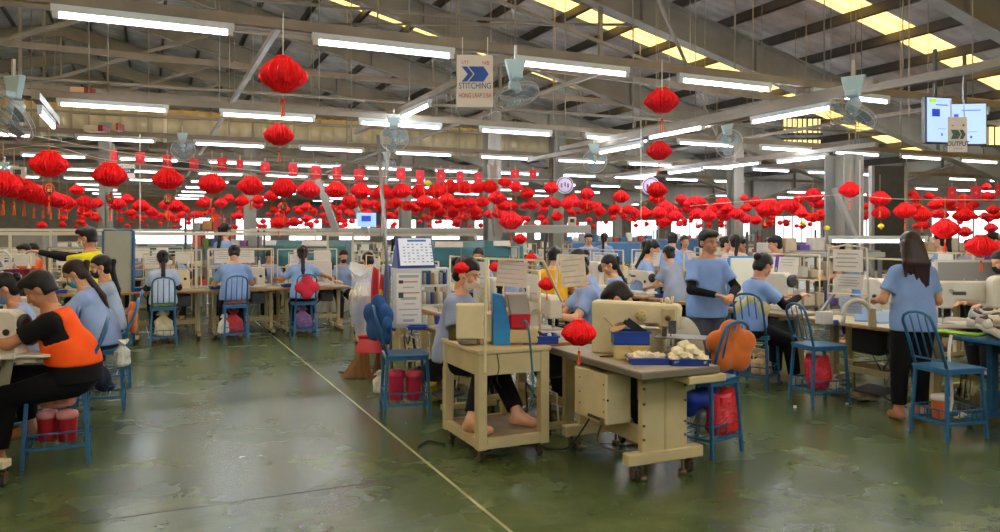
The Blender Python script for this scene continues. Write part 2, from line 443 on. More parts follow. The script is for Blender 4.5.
# ------------------------------------------------------------------ the hall
RU, RH, RS = -2.75, 9.0, .232              # ridge position, ridge height, roof slope
VAL = 19.5                                 # valley between the two bays
XL, XR, YB, YF = -26., 34., 62., -8.
def roofz(u):
    if u <= VAL: return RH-RS*abs(u-RU)
    return RH-RS*(VAL-RU)+RS*(u-VAL)
def proj(u, v, z):
    X, Y = CA*u-SA*v, SA*u+CA*v
    return (500+F*X/Y, HOR-F*(z-CH)/Y, Y) if Y > .05 else (-9999, -9999, Y)
def seen(u, v, z=1.5, mx=60, my=80):
    x, y, Y = proj(u, v, z); return Y > .5 and -mx < x < 1000+mx and -my < y < 532+my
ORD = ['first', 'second', 'third', 'fourth', 'fifth', 'sixth', 'seventh', 'eighth', 'ninth', 'tenth', 'eleventh', 'twelfth', 'thirteenth', 'fourteenth', 'fifteenth', 'sixteenth', 'seventeenth', 'eighteenth', 'nineteenth', 'twentieth']
ORD += ['twenty-'+o for o in ORD[:9]]+['thirtieth']+['thirty-'+o for o in ORD[:9]]
# floor: polished olive green epoxy, worn and blotchy
def floor_mat():
    m = bpy.data.materials.new('green_epoxy'); m.use_nodes = True; nt = m.node_tree; N = nt.nodes; L = nt.links; b = N['Principled BSDF']
    tc = N.new('ShaderNodeTexCoord')
    def noise(s, d, sc=(1, 1, 1)):
        mp = N.new('ShaderNodeMapping'); mp.inputs['Scale'].default_value = sc; L.new(tc.outputs['Object'], mp.inputs[0])
        n = N.new('ShaderNodeTexNoise'); n.inputs['Scale'].default_value = s; n.inputs['Detail'].default_value = d; n.inputs['Roughness'].default_value = .68; L.new(mp.outputs[0], n.inputs['Vector']); return n
    def ramp(n, st):
        r = N.new('ShaderNodeValToRGB'); L.new(n.outputs[0], r.inputs[0]); e = r.color_ramp.elements
        e[0].position, e[0].color = st[0][0], (*st[0][1], 1); e[1].position, e[1].color = st[-1][0], (*st[-1][1], 1)
        for p, c in st[1:-1]:
            q = e.new(p); q.color = (*c, 1)
        return r
    a = ramp(noise(.8, 12), [(.30, srgb('3a4a2c')), (.5, srgb('4d5c38')), (.72, srgb('68744c'))])
    g = ramp(noise(2.2, 10, (1, 1.6, 1)), [(.3, (.62, .66, .62)), (.7, (1.1, 1.08, 1.0))])
    mx = N.new('ShaderNodeMix'); mx.data_type = 'RGBA'; mx.blend_type = 'MULTIPLY'; mx.inputs[0].default_value = .8
    L.new(a.outputs[0], mx.inputs[6]); L.new(g.outputs[0], mx.inputs[7])
    sp = ramp(noise(60, 1), [(.74, (0, 0, 0)), (.78, (1, 1, 1))])
    m2 = N.new('ShaderNodeMix'); m2.data_type = 'RGBA'; L.new(sp.outputs[0], m2.inputs[0]); L.new(mx.outputs[2], m2.inputs[6]); m2.inputs[7].default_value = (*srgb('8c9474'), 1)
    L.new(m2.outputs[2], b.inputs['Base Color'])
    r = ramp(noise(.9, 3), [(.3, (.22,)*3), (.7, (.30,)*3)]); L.new(r.outputs[0], b.inputs['Roughness'])
    bp = N.new('ShaderNodeBump'); bp.inputs['Strength'].default_value = .10; bp.inputs['Distance'].default_value = .01
    N.remove(bp)
    b.inputs['Specular IOR Level'].default_value = .36
    return m
mb = MB(); mb.bb((XL, YF, -.12), (XR, YB, 0)); struct('floor', mb, floor_mat())
mb = MB(); jm = mat('joint_filler', 'a9aa86', .6, var=.2, scale=3)
mb.bb((1.755, YF+.1, 0), (1.775, 40, .0015), jm); struct('trim_1', mb)
mb = MB(); mb.bb((-14, 4.80, 0), (1.755, 4.812, .0012), mat('joint_dark', '2c3022', .7)); struct('trim_2', mb)
wm = mat('wall_sheet', '7f858c', .8, var=.2, scale=2)
mb = MB(); mb.bb((XL-.2, YF, 0), (XL, YB, roofz(XL)), wm); struct('wall_left', mb)
mb = MB(); mb.bb((XR, YF, 0), (XR+.2, YB, roofz(XR)), wm); struct('wall_right', mb)
def gable(y, name):
    mb = MB(); us = [XL, RU, VAL, XR]
    mb.poly([(XL, y, 0), (XR, y, 0)]+[(u, y, roofz(u)) for u in us[::-1]], (0, .2, 0), wm); struct(name, mb)
gable(YB, 'wall_back'); gable(YF-.2, 'wall_front')
# windows high in the back wall and the right wall
wg = mat('window_glow', 'f4f7ff', .5, emit=1.1); 
k = 1
for u in [x*4.0+2 for x in range(0, 8)]:
    mb = MB(); fm = mat('window_frame', '70736f', .6)
    mb.bb((u, YB-.05, 1.2), (u+2.6, YB-.02, 2.9), wg)
    for q in range(5): mb.bb((u+q*.65-.03, YB-.09, 1.2), (u+q*.65+.03, YB-.04, 2.9), fm)
    mb.bb((u-.05, YB-.09, 1.12), (u+2.65, YB-.04, 1.2), fm); mb.bb((u-.05, YB-.09, 2.9), (u+2.65, YB-.04, 2.98), fm)
    struct('window_%d' % k, mb); k += 1
for v0 in range(16, 60, 5):
    mb = MB(); mb.bb((XR-.05, v0, 1.2), (XR-.02, v0+3.4, 2.7), wg)
    for q in range(6): mb.bb((XR-.09, v0+q*.68-.03, 1.2), (XR-.04, v0+q*.68+.03, 2.7), fm)
    mb.bb((XR-.09, v0-.05, 1.12), (XR-.04, v0+3.45, 1.2), fm); mb.bb((XR-.09, v0-.05, 2.7), (XR-.04, v0+3.45, 2.78), fm); struct('window_%d' % (k+10), mb); k += 1
# roof: corrugated sheet with translucent strips between the frames
sheet = mat('roof_sheet', 'b6b5b2', .6, var=.35, scale=1.6)
def trans_mat(name, c, s=1.):
    m = bpy.data.materials.new(name); m.use_nodes = True; N = m.node_tree.nodes; L = m.node_tree.links
    N.remove(N['Principled BSDF']); t = N.new('ShaderNodeBsdfTranslucent'); d = N.new('ShaderNodeBsdfDiffuse'); mx = N.new('ShaderNodeMixShader')
    t.inputs[0].default_value = (*srgb(c), 1); d.inputs[0].default_value = (*srgb(c), 1); mx.inputs[0].default_value = .25
    L.new(t.outputs[0], mx.inputs[1]); L.new(d.outputs[0], mx.inputs[2]); L.new(mx.outputs[0], N['Material Output'].inputs[0]); return m
yel = trans_mat('yellow_rooflight', 'edbf5c'); whi = trans_mat('white_rooflight', 'b8b4a8')
PER, S0, SWD = 4.4, 9.45, .62
def slab(mb, u0, u1, v0, v1, m, dz=0, t=.03):
    z0, z1 = roofz(u0)+dz, roofz(u1)+dz
    mb.raw([(u0, v0, z0), (u1, v0, z1), (u1, v1, z1), (u0, v1, z0), (u0, v0, z0+t), (u1, v0, z1+t), (u1, v1, z1+t), (u0, v1, z0+t)],
           [(0, 3, 2, 1), (4, 5, 6, 7), (0, 1, 5, 4), (1, 2, 6, 5), (2, 3, 7, 6), (3, 0, 4, 7)], m, False)
def corr(mb, u0, u1, v0, v1, m, pitch=.25):
    n = max(2, int((v1-v0)/pitch)*4); vs = []; fs = []
    for i in range(n+1):
        v = v0+(v1-v0)*i/n; dz = (.0, .03, .03, .0)[i % 4]
        vs += [(u0, v, roofz(u0)+dz), (u1, v, roofz(u1)+dz)]
    for i in range(n): fs.append((2*i, 2*i+1, 2*i+3, 2*i+2))
    mb.raw(vs, fs, m, False)
mb = MB(); mw = MB(); my = MB()
segs = [(XL-.3, RU), (RU, VAL), (VAL, XR+.3)]
v = YF-.3; strips = [S0+PER*i for i in range(-4, 13)]
cur = v
for s in strips:
    for a, b_ in segs:
        if s > cur: corr(mb, a, b_, cur, s, sheet)
        corr(my, a, b_, s, s+SWD, yel)
    cur = s+SWD
for a, b_ in segs: corr(mb, a, b_, cur, YB+.3, sheet)
struct('ceiling', mb); struct('skylight', my)
# purlins, frames and bracing
pur = mat('purlin_steel', '4a463f', .55, var=.3, scale=2, metal=.2); raf = mat('rafter_steel', '85847c', .5, var=.25, scale=1.5, metal=.2); tan = mat('tan_steel', '80786a', .5, var=.2, scale=3)
k = 1; u = XL+.6
mb = MB(); np_ = 0
while u < XR:
    z = roofz(u)
    mb = MB(); mb.bb((u-.02, 3, z-.20), (u+.02, YB, z-.02), pur); mb.bb((u-.02, 3, z-.20), (u+.06, YB, z-.19), pur); struct('purlin', mb)
    u += 1.12
for i in range(-1, 12):
    v = 11.9+PER*i
    if v < 6: continue
    for a, b_, ha, hb in ((RU, VAL, .42, .75), (RU, XL, .42, .75), (VAL, XR, .75, .42)):
        mb = MB(); za, zb = roofz(a)-.24, roofz(b_)-.24
        for (t0, t1, w) in ((0, .03, .12), (None, None, .012), (1, 1, .12)):
            if t0 is None: q = [(a, v-w, za), (b_, v-w, zb), (b_, v-w, zb-hb), (a, v-w, za-ha)]; mb.poly(q, (0, 2*w, 0), raf)
            elif t0 == 0: mb.poly([(a, v-w, za), (b_, v-w, zb), (b_, v-w, zb-.03), (a, v-w, za-.03)], (0, 2*w, 0), raf)
            else: mb.poly([(a, v-w, za-ha), (b_, v-w, zb-hb), (b_, v-w, zb-hb-.03), (a, v-w, za-ha-.03)], (0, 2*w, 0), raf)
        for j in range(1, 8):
            t = j/8; uu = a+(b_-a)*t; zt = za+(zb-za)*t; hh = ha+(hb-ha)*t
            mb.bb((uu-.01, v-.1, zt-hh), (uu+.01, v+.1, zt-.03), raf)
        struct('rafter', mb)
    if i % 2 == 0:
        for uc in (VAL, XL+.3):
            mb = MB(); mb.bb((uc-.2, v-.12, 0), (uc+.2, v+.12, roofz(uc)-.3), raf, .02); struct('column', mb)
# tie members and slanted struts
def strut(a, b, w, m, name='brace', h=None):
    mb = MB(); mb.bar(a, b, w, h, m); return struct(name, mb)
for i in range(0, 9):
    v = 11.9+PER*i
    strut((XL, v, 5.3), (VAL-2, v, 4.3 if i == 0 else 4.9), .07, tan, 'tie_beam', .12)
    if i < 5:
        for uu in (-12, -2.75, 7.5): strut((uu, v, 4.75), (uu-.0, v, roofz(uu)-.5), .07, raf, 'post')
        strut((-2.75, v, 5.0), (-8, v, roofz(-8)-.6), .08, raf); strut((-2.75, v, 5.0), (2.5, v, roofz(2.5)-.6), .08, raf)
for uu in (-12.5, 1.2, 5.4, 12.0):
    strut((uu, 8, 3.75), (uu, 55, 3.75), .06, tan, 'long_beam', .06)
for (a, b_) in (((5.0, 7.5, 5.4), (14.0, 16.2, 4.1)), ((-6, 12, 6.9), (4, 20.5, 6.6)), ((8.5, 12, 5.6), (2, 20.5, 7.0)), ((1, 9.5, 5.6), (10, 12, 4.6)), ((-1, 16.3, 6.3), (7, 12, 5.4))):
    strut(a, b_, .05, raf, 'cross_brace')
# nearby columns that reach the ground
cs = mat('column_steel', 'a3a6a3', .5, var=.12, scale=3)
def hcol(u, v, w, d, top, name='column', m=None):
    m = m or cs; mb = MB(); t = .02
    mb.bb((u-w/2, v-d/2, 0), (u+w/2, v-d/2+t, top), m); mb.bb((u-w/2, v+d/2-t, 0), (u+w/2, v+d/2, top), m); mb.bb((u-.01, v-d/2, 0), (u+.01, v+d/2, top), m)
    mb.bb((u-w/2-.06, v-d/2-.06, 0), (u+w/2+.06, v+d/2+.06, .03), m); return struct(name, mb)
q = PZ(844, 12.5, 0); hcol(q.x, q.y, .44, .4, 2.92)
mb = MB(); a = PZ(834, 12.2, 2.35); b = PZ(872, 12.2, .95); mb.bar(a, b, .12, .06, cs); struct('brace', mb)
mb = MB(); q = PZ(888, 13.2, 0); dk = mat('dark_panel', '34352f', .6, var=.2); fr = mat('panel_frame', '8a8a84', .5)
mb.box((q.x, q.y, 1.9), (.55, .06, 1.8), dk, Euler((0, 0, R(-20)))); 
for s_ in (-.3, .3): mb.box((q.x+s_*.94, q.y-s_*.34, 1.4), (.05, .1, 2.8), fr, Euler((0, 0, R(-20))))
struct('wall_panel', mb)
for (px, Y, top) in ((106, 19, 4.4), (492, 17, 4.4), (556, 21, 4.4), (250, 22, 4.4), (735, 20, 4.3), (405, 23, 4.4)):
    q = PZ(px, Y, 0); hcol(q.x, q.y, .32, .3, top, m=mat('column_far', '84837a', .6))
for (p0, p1, Y) in (((318, 180), (338, 236), 15), ((350, 195), (368, 236), 17), ((492, 165), (498, 236), 14.5), ((388, 150), (382, 236), 12)):
    strut(P(*p0, Y), P(*p1, Y), .16 if Y > 13 else .05, mat('column_far', '84837a', .6), 'brace', .12 if Y > 13 else .05)
# ducts
gal = mat('duct_steel_lit', 'b4a682', .45, metal=.3, var=.2, scale=2); band = mat('duct_band', 'd8cdb0', .5, metal=.1)  # tan cast by the rooflights on grey steel is put into the colour
def duct(v, z, r, u0, u1, lab, step=.9):
    t = thing('air_duct', lab, 'air duct', ((u0+u1)/2, v, z))
    L = u1-u0; mb = MB(); n = int(L/.36); pts = []; rr = []
    for i in range(n+1):
        x = -L/2+L*i/n
        pts += [(x, 0, 0), (x+.30, 0, 0), (x+.31, 0, 0), (x+.35, 0, 0)]; rr += [r, r, r*1.045, r*1.045]
    mb.tube(pts, rr, gal, 20); mb.build('duct_tube', None, t)
    for i in range(int(L/3.2)+1):
        x = -L/2+3.2*i; m2 = MB(); m2.tube([(x, 0, 0), (x+.09, 0, 0)], [r*1.05]*2, band, 20); m2.build('band', None, t)
    return t
duct(22, 4.5, .43, -9.3, 18.5, 'large round grey air duct running across the hall below the roof')
duct(29, 5.4, .16, -12, 16, 'thin round pipe duct high behind the large air duct')
# ------------------------------------------------------------------ tube lights on tan channels
tube_m = mat('tube_glow', 'eef6ff', .4, emit=44); cap_m = mat('tube_fixture', 'c9d2d4', .4); rodm = mat('rod_steel', '8b8678', .5)
def make_lamp():
    t = thing('tube_light', 'x', 'tube light')
    mb = MB(); mb.poly([(-.61, -.022, .0), (-.61, .022, .0), (-.61, .026, .05), (-.61, -.026, .05)], (1.22, 0, 0), cap_m); mb.build('fixture', None, t)
    mb = MB(); mb.tube([(-.58, 0, -.022), (.58, 0, -.022)], .019, tube_m, 10); mb.build('tube', None, t)
    for s_ in (-1, 1):
        mb = MB(); mb.bb((s_*.58-.02, -.02, -.045), (s_*.58+.02, .02, .01), cap_m); mb.build('socket', None, t)
    return t
lamp = Proto(make_lamp()); n = 0
rows = [-3.1, 1.5, 6.16, 10.35, 14.3, 18.4, 22.6, 26.8, 31.0, 35.2, 39.5, 44]
rname = {2: 'nearest overhead row', 3: 'second overhead row', 4: 'third overhead row', 5: 'fourth overhead row', 6: 'fifth overhead row', 7: 'sixth overhead row'}
ZL = 3.17
for ri, v in enumerate(rows):
    uu0, uu1 = (-9.5, 17.5)
    us = []; x = {3: -.4, 4: -.52}.get(ri, -.025)+1.81*(-6)
    while x < (18 if v < 14 else 30):
        step_ok = not (17.9 < x < 21) and not (v > 28 and int(round((x+30)/1.81)) % 2)
        if v < 5 and (x < -4 or x > 9): step_ok = False
        if step_ok and ((v < 5) or seen(x, v, ZL, 90)): us.append(x)
        x += 1.81
    jj = 0
    if not us: continue
    z = ZL if ri < 4 else ZL+.05*(ri-3)
    for x in us:
        px = proj(x, v, z)[0]
        if v > 5 and -40 < px < 1040:
            w = ORD[jj]; jj += 1
            lab = 'white tube light on the %s, %s from the left' % (rname.get(ri, 'far overhead rows'), w) if ri in rname else 'small distant white tube light in the far overhead rows'
        else: lab = 'white tube light on the overhead row by the viewer' if v < 5 else 'white tube light of the %s, outside the picture' % rname.get(ri, 'far overhead rows')
        lamp.put((x, v, z), 0, lab, 'tube lights on the %s' % (rname.get(ri, 'far overhead rows' if v > 5 else 'overhead row by the viewer')))
    if v > 5:
        t = thing('lamp_rail', 'long tan steel channel carrying the %s of tube lights' % rname.get(ri, 'far rows').replace(' overhead', ''), 'rail', ((us[0]+us[-1])/2, v, z), 0, None if ri in rname else 'far lamp rails')
        hl = (us[-1]-us[0])/2+1.2; mb = MB(); mb.bb((-hl, -.03, .05), (hl, .03, .13), tan); mb.build('channel', None, t)
        cx = (us[0]+us[-1])/2
        if ri <= 6:
            x = -hl+.4; q = 0
            while x < hl:
                mb = MB(); zz = roofz(cx+x)-z-.1
                mb.cyl((x, 0, .15), (x, 0, zz), .009 if ri < 4 else .012, rodm, 5); mb.build('hanger_rod', None, t); x += 1.27 if ri < 4 else 2.2
# lamps that run the other way, down the lines
cross = [(38, 103, 56, 133, 8.2), (430, 100, 400, 120, 10.2), (702, 126, 648, 137, 10.5), (640, 144, 600, 152, 12.0), (828, 105, 752, 122, 8.6), (823, 156, 780, 161, 14), (757, 162, 722, 167, 16), (702, 168, 668, 173, 17), (655, 173, 628, 178, 18.5)]
for i, (x1, y1, x2, y2, Y) in enumerate(cross):
    m_ = P((x1+x2)/2, (y1+y2)/2, Y)
    lamp.put(m_, R(90), 'white tube light running away from the viewer, %s from the left among those' % ORD[[0, 1, 5, 3, 8, 7, 6, 4, 2][i]], 'tube lights set lengthwise')
    mb = MB(); L = .9 if i == 0 else 3.2 if i < 5 else 1.6; mb.bb((-.035, -L, .055), (.035, L, .13), tan); o = mb.build('lamp_rail', None); o.location = m_
    tag(o, 'tan channel over the lengthwise tube light, %s from the left among those' % ORD[[0, 1, 5, 3, 8, 7, 6, 4, 2][i]], 'rail', 'lengthwise lamp rails')
# the bright tilted tube light on the right above the standing woman, hanging low over the table
a = P(832, 242, 8.2); b = P(924, 237, 8.0)
m_ = (a+b)/2; d = b-a; lo = lamp.put(m_, math.atan2(d.y, d.x), 'low bright tube light hanging above the right-hand table behind the standing woman', 'low tube light', .8)
for (px, py, w, Y) in ((55, 166, 0, 0),): pass
# long thin hanging rods and pipes under the roof (right-hand upper area)
rng = random.Random(3); rods = []
for i in range(46):
    u = rng.uniform(2, 15); v = rng.uniform(7, 19)
    if not seen(u, v, 4.2, 0): continue
    mb = MB(); mb.cyl((u, v, 3.3), (u, v, roofz(u)-.2), .007, rodm, 4); o = mb.build('hanging_wire'); tag(o, 'thin steel wire hanging straight down from the roof', 'wire', 'thin hanging wires under the roof')
for (v, z, u0, u1) in ((9.2, 3.9, -8, 16), (12.6, 3.75, -9, 16), (16.8, 3.9, -9, 17)):
    mb = MB(); mb.cyl((u0, v, z), (u1, v, z+.25), .03, mat('conduit', '7d7a70', .5), 6); struct('conduit', mb)

# added glowing panels standing in for the next bay's rooflights, in steel frames
for k, (x0, y0, x1, y1, Y) in enumerate(((784, 118, 820, 134, 18.5), (784, 139, 820, 149, 18.5), (984, 126, 1030, 146, 18), (984, 95, 1030, 110, 18))):
    c = P((x0+x1)/2, (y0+y1)/2, Y); w_, h_ = (x1-x0)/F*Y, (y1-y0)/F*Y; mb = MB(); e_ = Euler((0, 0, R(-24.7)))
    mb.box(c, (w_, .04, h_), mat('rooflight_standin', 'f2d684', .6, emit=.75), e_)
    for j in range(7): mb.box(c+Vector((CA, -SA, 0))*(w_*((j+.5)/7-.5)), (.03, .07, h_), pur, e_)
    for q in (-1, 1): mb.box(c+Vector((0, 0, q*h_/2)), (w_+.1, .08, .05), pur, e_)
    struct('window_%d' % (9+k), mb)  # no real window here: a hung panel given its own glow for a rooflight
# ------------------------------------------------------------------ prototypes
blue = mat('blue_paint', '2a6590', .42, var=.25, scale=9, metal=.1); teal = mat('teal_paint', '1f6f88', .45, var=.2, scale=6)
cream = mat('cream_enamel', 'd8cba2', .42, var=.12, scale=5); creamw = mat('white_enamel', 'd9d6c8', .4, var=.08, scale=6)
beige = mat('beige_steel', 'b8a87c', .48, var=.18, scale=4); beige2 = mat('pale_beige_steel', 'c3b489', .5, var=.14, scale=4)
lam = mat('grey_laminate', 'a39c8a', .4, var=.15, scale=6); woodedge = mat('worn_wood_edge', 'a9763c', .55, var=.35, scale=14, stretch=(1, 1, 6)); wood = mat('pale_wood', 'b88a52', .5, var=.25, scale=8, stretch=(4, 1, 1))
edge = mat('table_edge', '6f6857', .6); dark = mat('black_plastic', '17171a', .45); dgrey = mat('dark_grey', '3d3f42', .5); chrome = mat('chrome', 'c4c6c8', .2, metal=1)
red = mat('red_plastic', 'c4142a', .35, var=.1); bluep = mat('blue_tray_plastic', '1b3f94', .38, var=.08); whitep = mat('white_plastic', 'dcdcd8', .45); paper = mat('paper', 'e4e2da', .8, var=.05, scale=3)
ink = mat('printed_ink', 'a9aab0', .8); yellowm = mat('yellow_plastic', 'd8c23a', .4); foam = mat('cream_foam', 'f2e9c8', .9, var=.12, scale=30, bump=.4)
rust = mat('worn_steel', '6e5a45', .6, var=.4, scale=20, metal=.4); rubber = mat('rubber', '1a1a1a', .7); steel = mat('brushed_steel', '8e9090', .35, metal=.8)
orangef = mat('orange_fabric', 'c8651f', .9, var=.2, scale=9, bump=.5, sheen=.3); bluef = mat('blue_fabric', '1d4b86', .9, var=.25, scale=9, bump=.5); redf = mat('red_fabric', 'c22338', .9, var=.2, scale=9, bump=.5)
creamf = mat('cream_fabric', 'd9cc8e', .9, var=.25, scale=12, bump=.5); greenf = mat('green_fabric', '6b8033', .9, var=.3, scale=12, bump=.5); brownf = mat('brown_fabric', '8d4a38', .9, var=.2, scale=9)
def make_stool(sh=.55, top=.98, bars=3, hw=.16, lean=.11, arch=True):
    """seat faces +y, back at -y"""
    t = thing('work_stool', 'x', 'stool')
    hb, sy = hw, .17; sm = .013
    mb = MB(); mb.box((0, 0, sh), (2*hb+.05, 2*sy+.04, .022), blue, None, .006); mb.box((0, sy+.005, sh-.02), (2*hb+.03, .02, .03), blue); mb.box((0, -sy-.005, sh-.02), (2*hb+.03, .02, .03), blue)
    for q in (-1, 1): mb.box((q*(hb+.01), 0, sh-.02), (.02, 2*sy+.02, .03), blue)
    mb.build('seat', None, t)
    for x in (-1, 1):
        for y in (-1, 1):
            mb = MB(); a = (x*hb, y*sy, sh-.01); b = (x*(hb+.025), y*(sy+.03), .0); mb.bar(a, b, .026, .026, blue, .003); lg = mb.build('leg', None, t)
    pts = [(-hb, -sy, sh), (-hb, -sy-lean*.5, (sh+top)/2), (-hb*.98, -sy-lean*.9, top-.09)]
    for i in range(7):
        a = PI-PI*i/6; pts.append((hb*.96*math.cos(a), -sy-lean*(.92+.08*math.sin(a)), top-.075+.075*math.sin(a)))
    pts += [(hb*.98, -sy-lean*.9, top-.09), (hb, -sy-lean*.5, (sh+top)/2), (hb, -sy, sh)]
    mb = MB(); mb.tube(pts, .0125, blue, 8); bf = mb.build('back_frame', None, t)
    mb = MB(); mb.cyl((-hb, -sy-lean*.16, sh+.07), (hb, -sy-lean*.16, sh+.07), .008, blue, 6); mb.build('back_rail', None, t)
    for i in range(bars):
        x = hb*(2*(i+1)/(bars+1)-1); mb = MB(); mb.tube([(x, -sy-lean*.16, sh+.07), (x*.98, -sy-lean*.93, top-.02-.03*(abs(x)/hb))], .007, blue, 6); mb.build('back_bar', None, t)
    mb = MB(); z = .13; e = 1.1
    for y in (-1, 1): mb.bar((-hb*e, y*sy*1.12, z), (hb*e, y*sy*1.12, z), .02, .02, blue); mb.bar((-hb*e, y*sy*1.12, z+.10), (hb*e, y*sy*1.12, z+.10), .010, .010, blue)
    for x in (-1, 1): mb.bar((x*hb*e, -sy*1.12, z), (x*hb*e, sy*1.12, z), .02, .02, blue); mb.bar((x*hb*e, -sy*1.12, z+.10), (x*hb*e, sy*1.12, z+.10), .010, .010, blue)
    for i in range(5): y = sy*(i-2)/2.2; mb.bar((-hb*e, y, z), (hb*e, y, z), .008, .008, blue)
    for x in (-1, 1):
        for i in range(4): y = sy*1.1*(i-1.5)/1.5; mb.bar((x*hb*e, y, z), (x*hb*e, y, z+.1), .006, .006, blue)
    for y in (-1, 1):
        for i in range(3): x = hb*(i-1)/1.6; mb.bar((x, y*sy*1.12, z), (x, y*sy*1.12, z+.1), .006, .006, blue)
    mb.build('storage_rack', None, t)
    return t
stool = Proto(make_stool()); stool_tall = Proto(make_stool(top=1.0, bars=3, lean=.15, hw=.15)); stool_plain = Proto(make_stool(top=.95, bars=3, lean=.09, hw=.15))
def make_table(L=1.1, W=.58, z=.75, topm=None, edgem=None, legm=None, name='sewing_table'):
    """long side along x, operator at -y"""
    topm = topm or lam; edgem = edgem or edge; legm = legm or beige
    t = thing(name, 'x', 'table')
    mb = MB(); mb.box((0, 0, z-.018), (L, W, .036), edgem, None, .008); mb.box((0, 0, z+.0015), (L-.012, W-.012, .004), topm); mb.build('tabletop', None, t)
    for q in (-1, 1):
        x = q*(L/2-.12); mb = MB(); mb.box((x, .05, (z+.06)/2), (.05, .09, z-.13), legm, None, .005); mb.box((x, 0, .075), (.055, W*.92, .05), legm, None, .006); mb.box((x, 0, z-.055), (.05, W*.8, .035), legm)
        lg = mb.build('leg_frame', None, t)
        for y in (-1, 1):
            m2 = MB(); m2.cyl((x, y*W*.4, .0), (x, y*W*.4, .05), .022, rubber, 10); m2.build('foot', None, lg)
    mb = MB(); mb.box((0, .07, .24), (L-.26, .03, .06), legm); mb.build('crossbar', None, t)
    mb = MB(); mb.box((L*.2, .02, z-.16), (.2, .22, .18), dgrey, None, .012); mb.cyl((L*.2-.13, .02, z-.17), (L*.2-.09, .02, z-.17), .06, dark, 14); mb.build('motor', None, t)
    rg_ = random.Random(int(L*100)); mb = MB()
    for k in range(6):
        x0, x1 = rg_.uniform(-L*.35, L*.35), rg_.uniform(-L*.35, L*.35)
        mb.tube([(x0, .1, z-.06), ((x0+x1)/2+.05, .12, z-.25-.06*k), (x1, .10, .3), (x1+.06, .05, .02), (x1+.2, .0, .012)], .009, dark if k % 3 else whitep, 5)
    mb.build('cable', None, t)
    mb = MB(); mb.box((-L*.12, .10, z-.20), (.34, .16, .26), dark, None, .02); mb.build('scrap_bin', None, t)
    mb = MB(); mb.box((0, -.04, .10), (.32, .22, .02), dgrey, Euler((.2, 0, 0))); mb.bar((.05, .03, .1), (L*.18, .03, z-.2), .012, .012, steel); mb.build('pedal', None, t)
    return t
table_w = Proto(make_table(edgem=woodedge))
def arm_profile(L, h, m, d, y0=0.):
    """inverted-L casting in the xz plane, column at +x, head at -x"""
    pts = [(-L/2, h*.42), (-L/2, h*.93), (-L/2+.04, h), (L/2-.05, h), (L/2, h*.9), (L/2, 0), (L/2-.13, 0), (L/2-.14, h*.45), (L/2-.2, h*.56), (-L/2+.13, h*.60), (-L/2+.11, h*.42)]
    return [(x, y0-d/2, z) for x, z in pts], (0, d, 0)
def make_machine(L=.46, h=.30, d=.10, m=None, name='sewing_machine'):
    """stands on z=0, needle at -x, handwheel at +x"""
    m = m or cream; t = thing(name, 'x', 'sewing machine')
    mb = MB(); p, e = arm_profile(L, h, m, d); mb.poly(p, e, m, None, .012); mb.build('arm', None, t)
    mb = MB(); mb.box((-.02, 0, .02), (L+.06, d*1.7, .04), m, None, .008); mb.box((-L/2+.05, 0, .0415), (.1, d*1.5, .004), steel); mb.build('bed', None, t)
    mb = MB(); mb.lathe([(.03, 0), (.062, .004), (.066, .012), (.062, .026), (.03, .03)], (L/2, 0, h*.72), dark, 18, (1, 0, 0)); mb.build('handwheel', None, t)
    mb = MB(); x = -L/2+.055; mb.cyl((x, 0, h*.45), (x, 0, h*.2), .008, chrome, 8); mb.box((x, 0, h*.2), (.02, .03, .012), chrome); mb.cyl((x, 0, h*.2), (x, 0, .045), .003, chrome, 5); mb.box((x-.035, -d*.3, h*.55), (.02, .03, .1), steel); mb.build('needle_bar', None, t)
    mb = MB(); mb.tube([(x+.03, -d/2, h*.8), (x+.03, -d/2-.018, h*.8)], .016, chrome, 12); mb.box((x+.1, -d/2-.002, h*.75), (.11, .004, .03), dgrey); mb.lathe([(.0, 0), (.022, .0), (.022, .012), (0, .014)], (L/2-.07, -d/2-.012, h*.55), dark, 14, (0, 1, 0)); mb.build('dial', None, t)
    mb = MB(); mb.cyl((.05, 0, h), (.05, 0, h+.03), .005, chrome, 6); mb.cyl((-.05, 0, h), (-.05, 0, h+.05), .004, chrome, 6); mb.build('thread_guide', None, t)
    return t
mach_c = Proto(make_machine()); mach_w = Proto(make_machine(.50, .33, .12, creamw)); mach_b = Proto(make_machine(.56, .40, .15, creamw))
def make_post_machine():
    t = thing('post_bed_machine', 'x', 'sewing machine')
    mb = MB(); mb.box((.05, 0, .03), (.42, .2, .06), creamw, None, .01); mb.box((-.14, 0, .13), (.05, .05, .18), creamw, None, .01); mb.build('post_bed', None, t)
    mb = MB(); p, e = arm_profile(.46, .42, creamw, .11); mb.poly([(x, y, z) for x, y, z in p], e, creamw, None, .012); mb.build('arm', None, t)
    mb = MB(); mb.lathe([(.03, 0), (.07, .004), (.07, .026), (.03, .03)], (.23, 0, .33), dark, 18, (1, 0, 0)); mb.build('handwheel', None, t)
    mb = MB(); mb.cyl((-.175, 0, .2), (-.175, 0, .26), .006, chrome, 6); mb.build('needle_bar', None, t)
    return t
mach_p = Proto(make_post_machine())
spoolc = [mat('thread_white', 'e6e4dc', .8), mat('thread_grey', '9a9aa0', .8), mat('thread_blue', '39508c', .8), mat('thread_tan', 'b59a70', .8)]
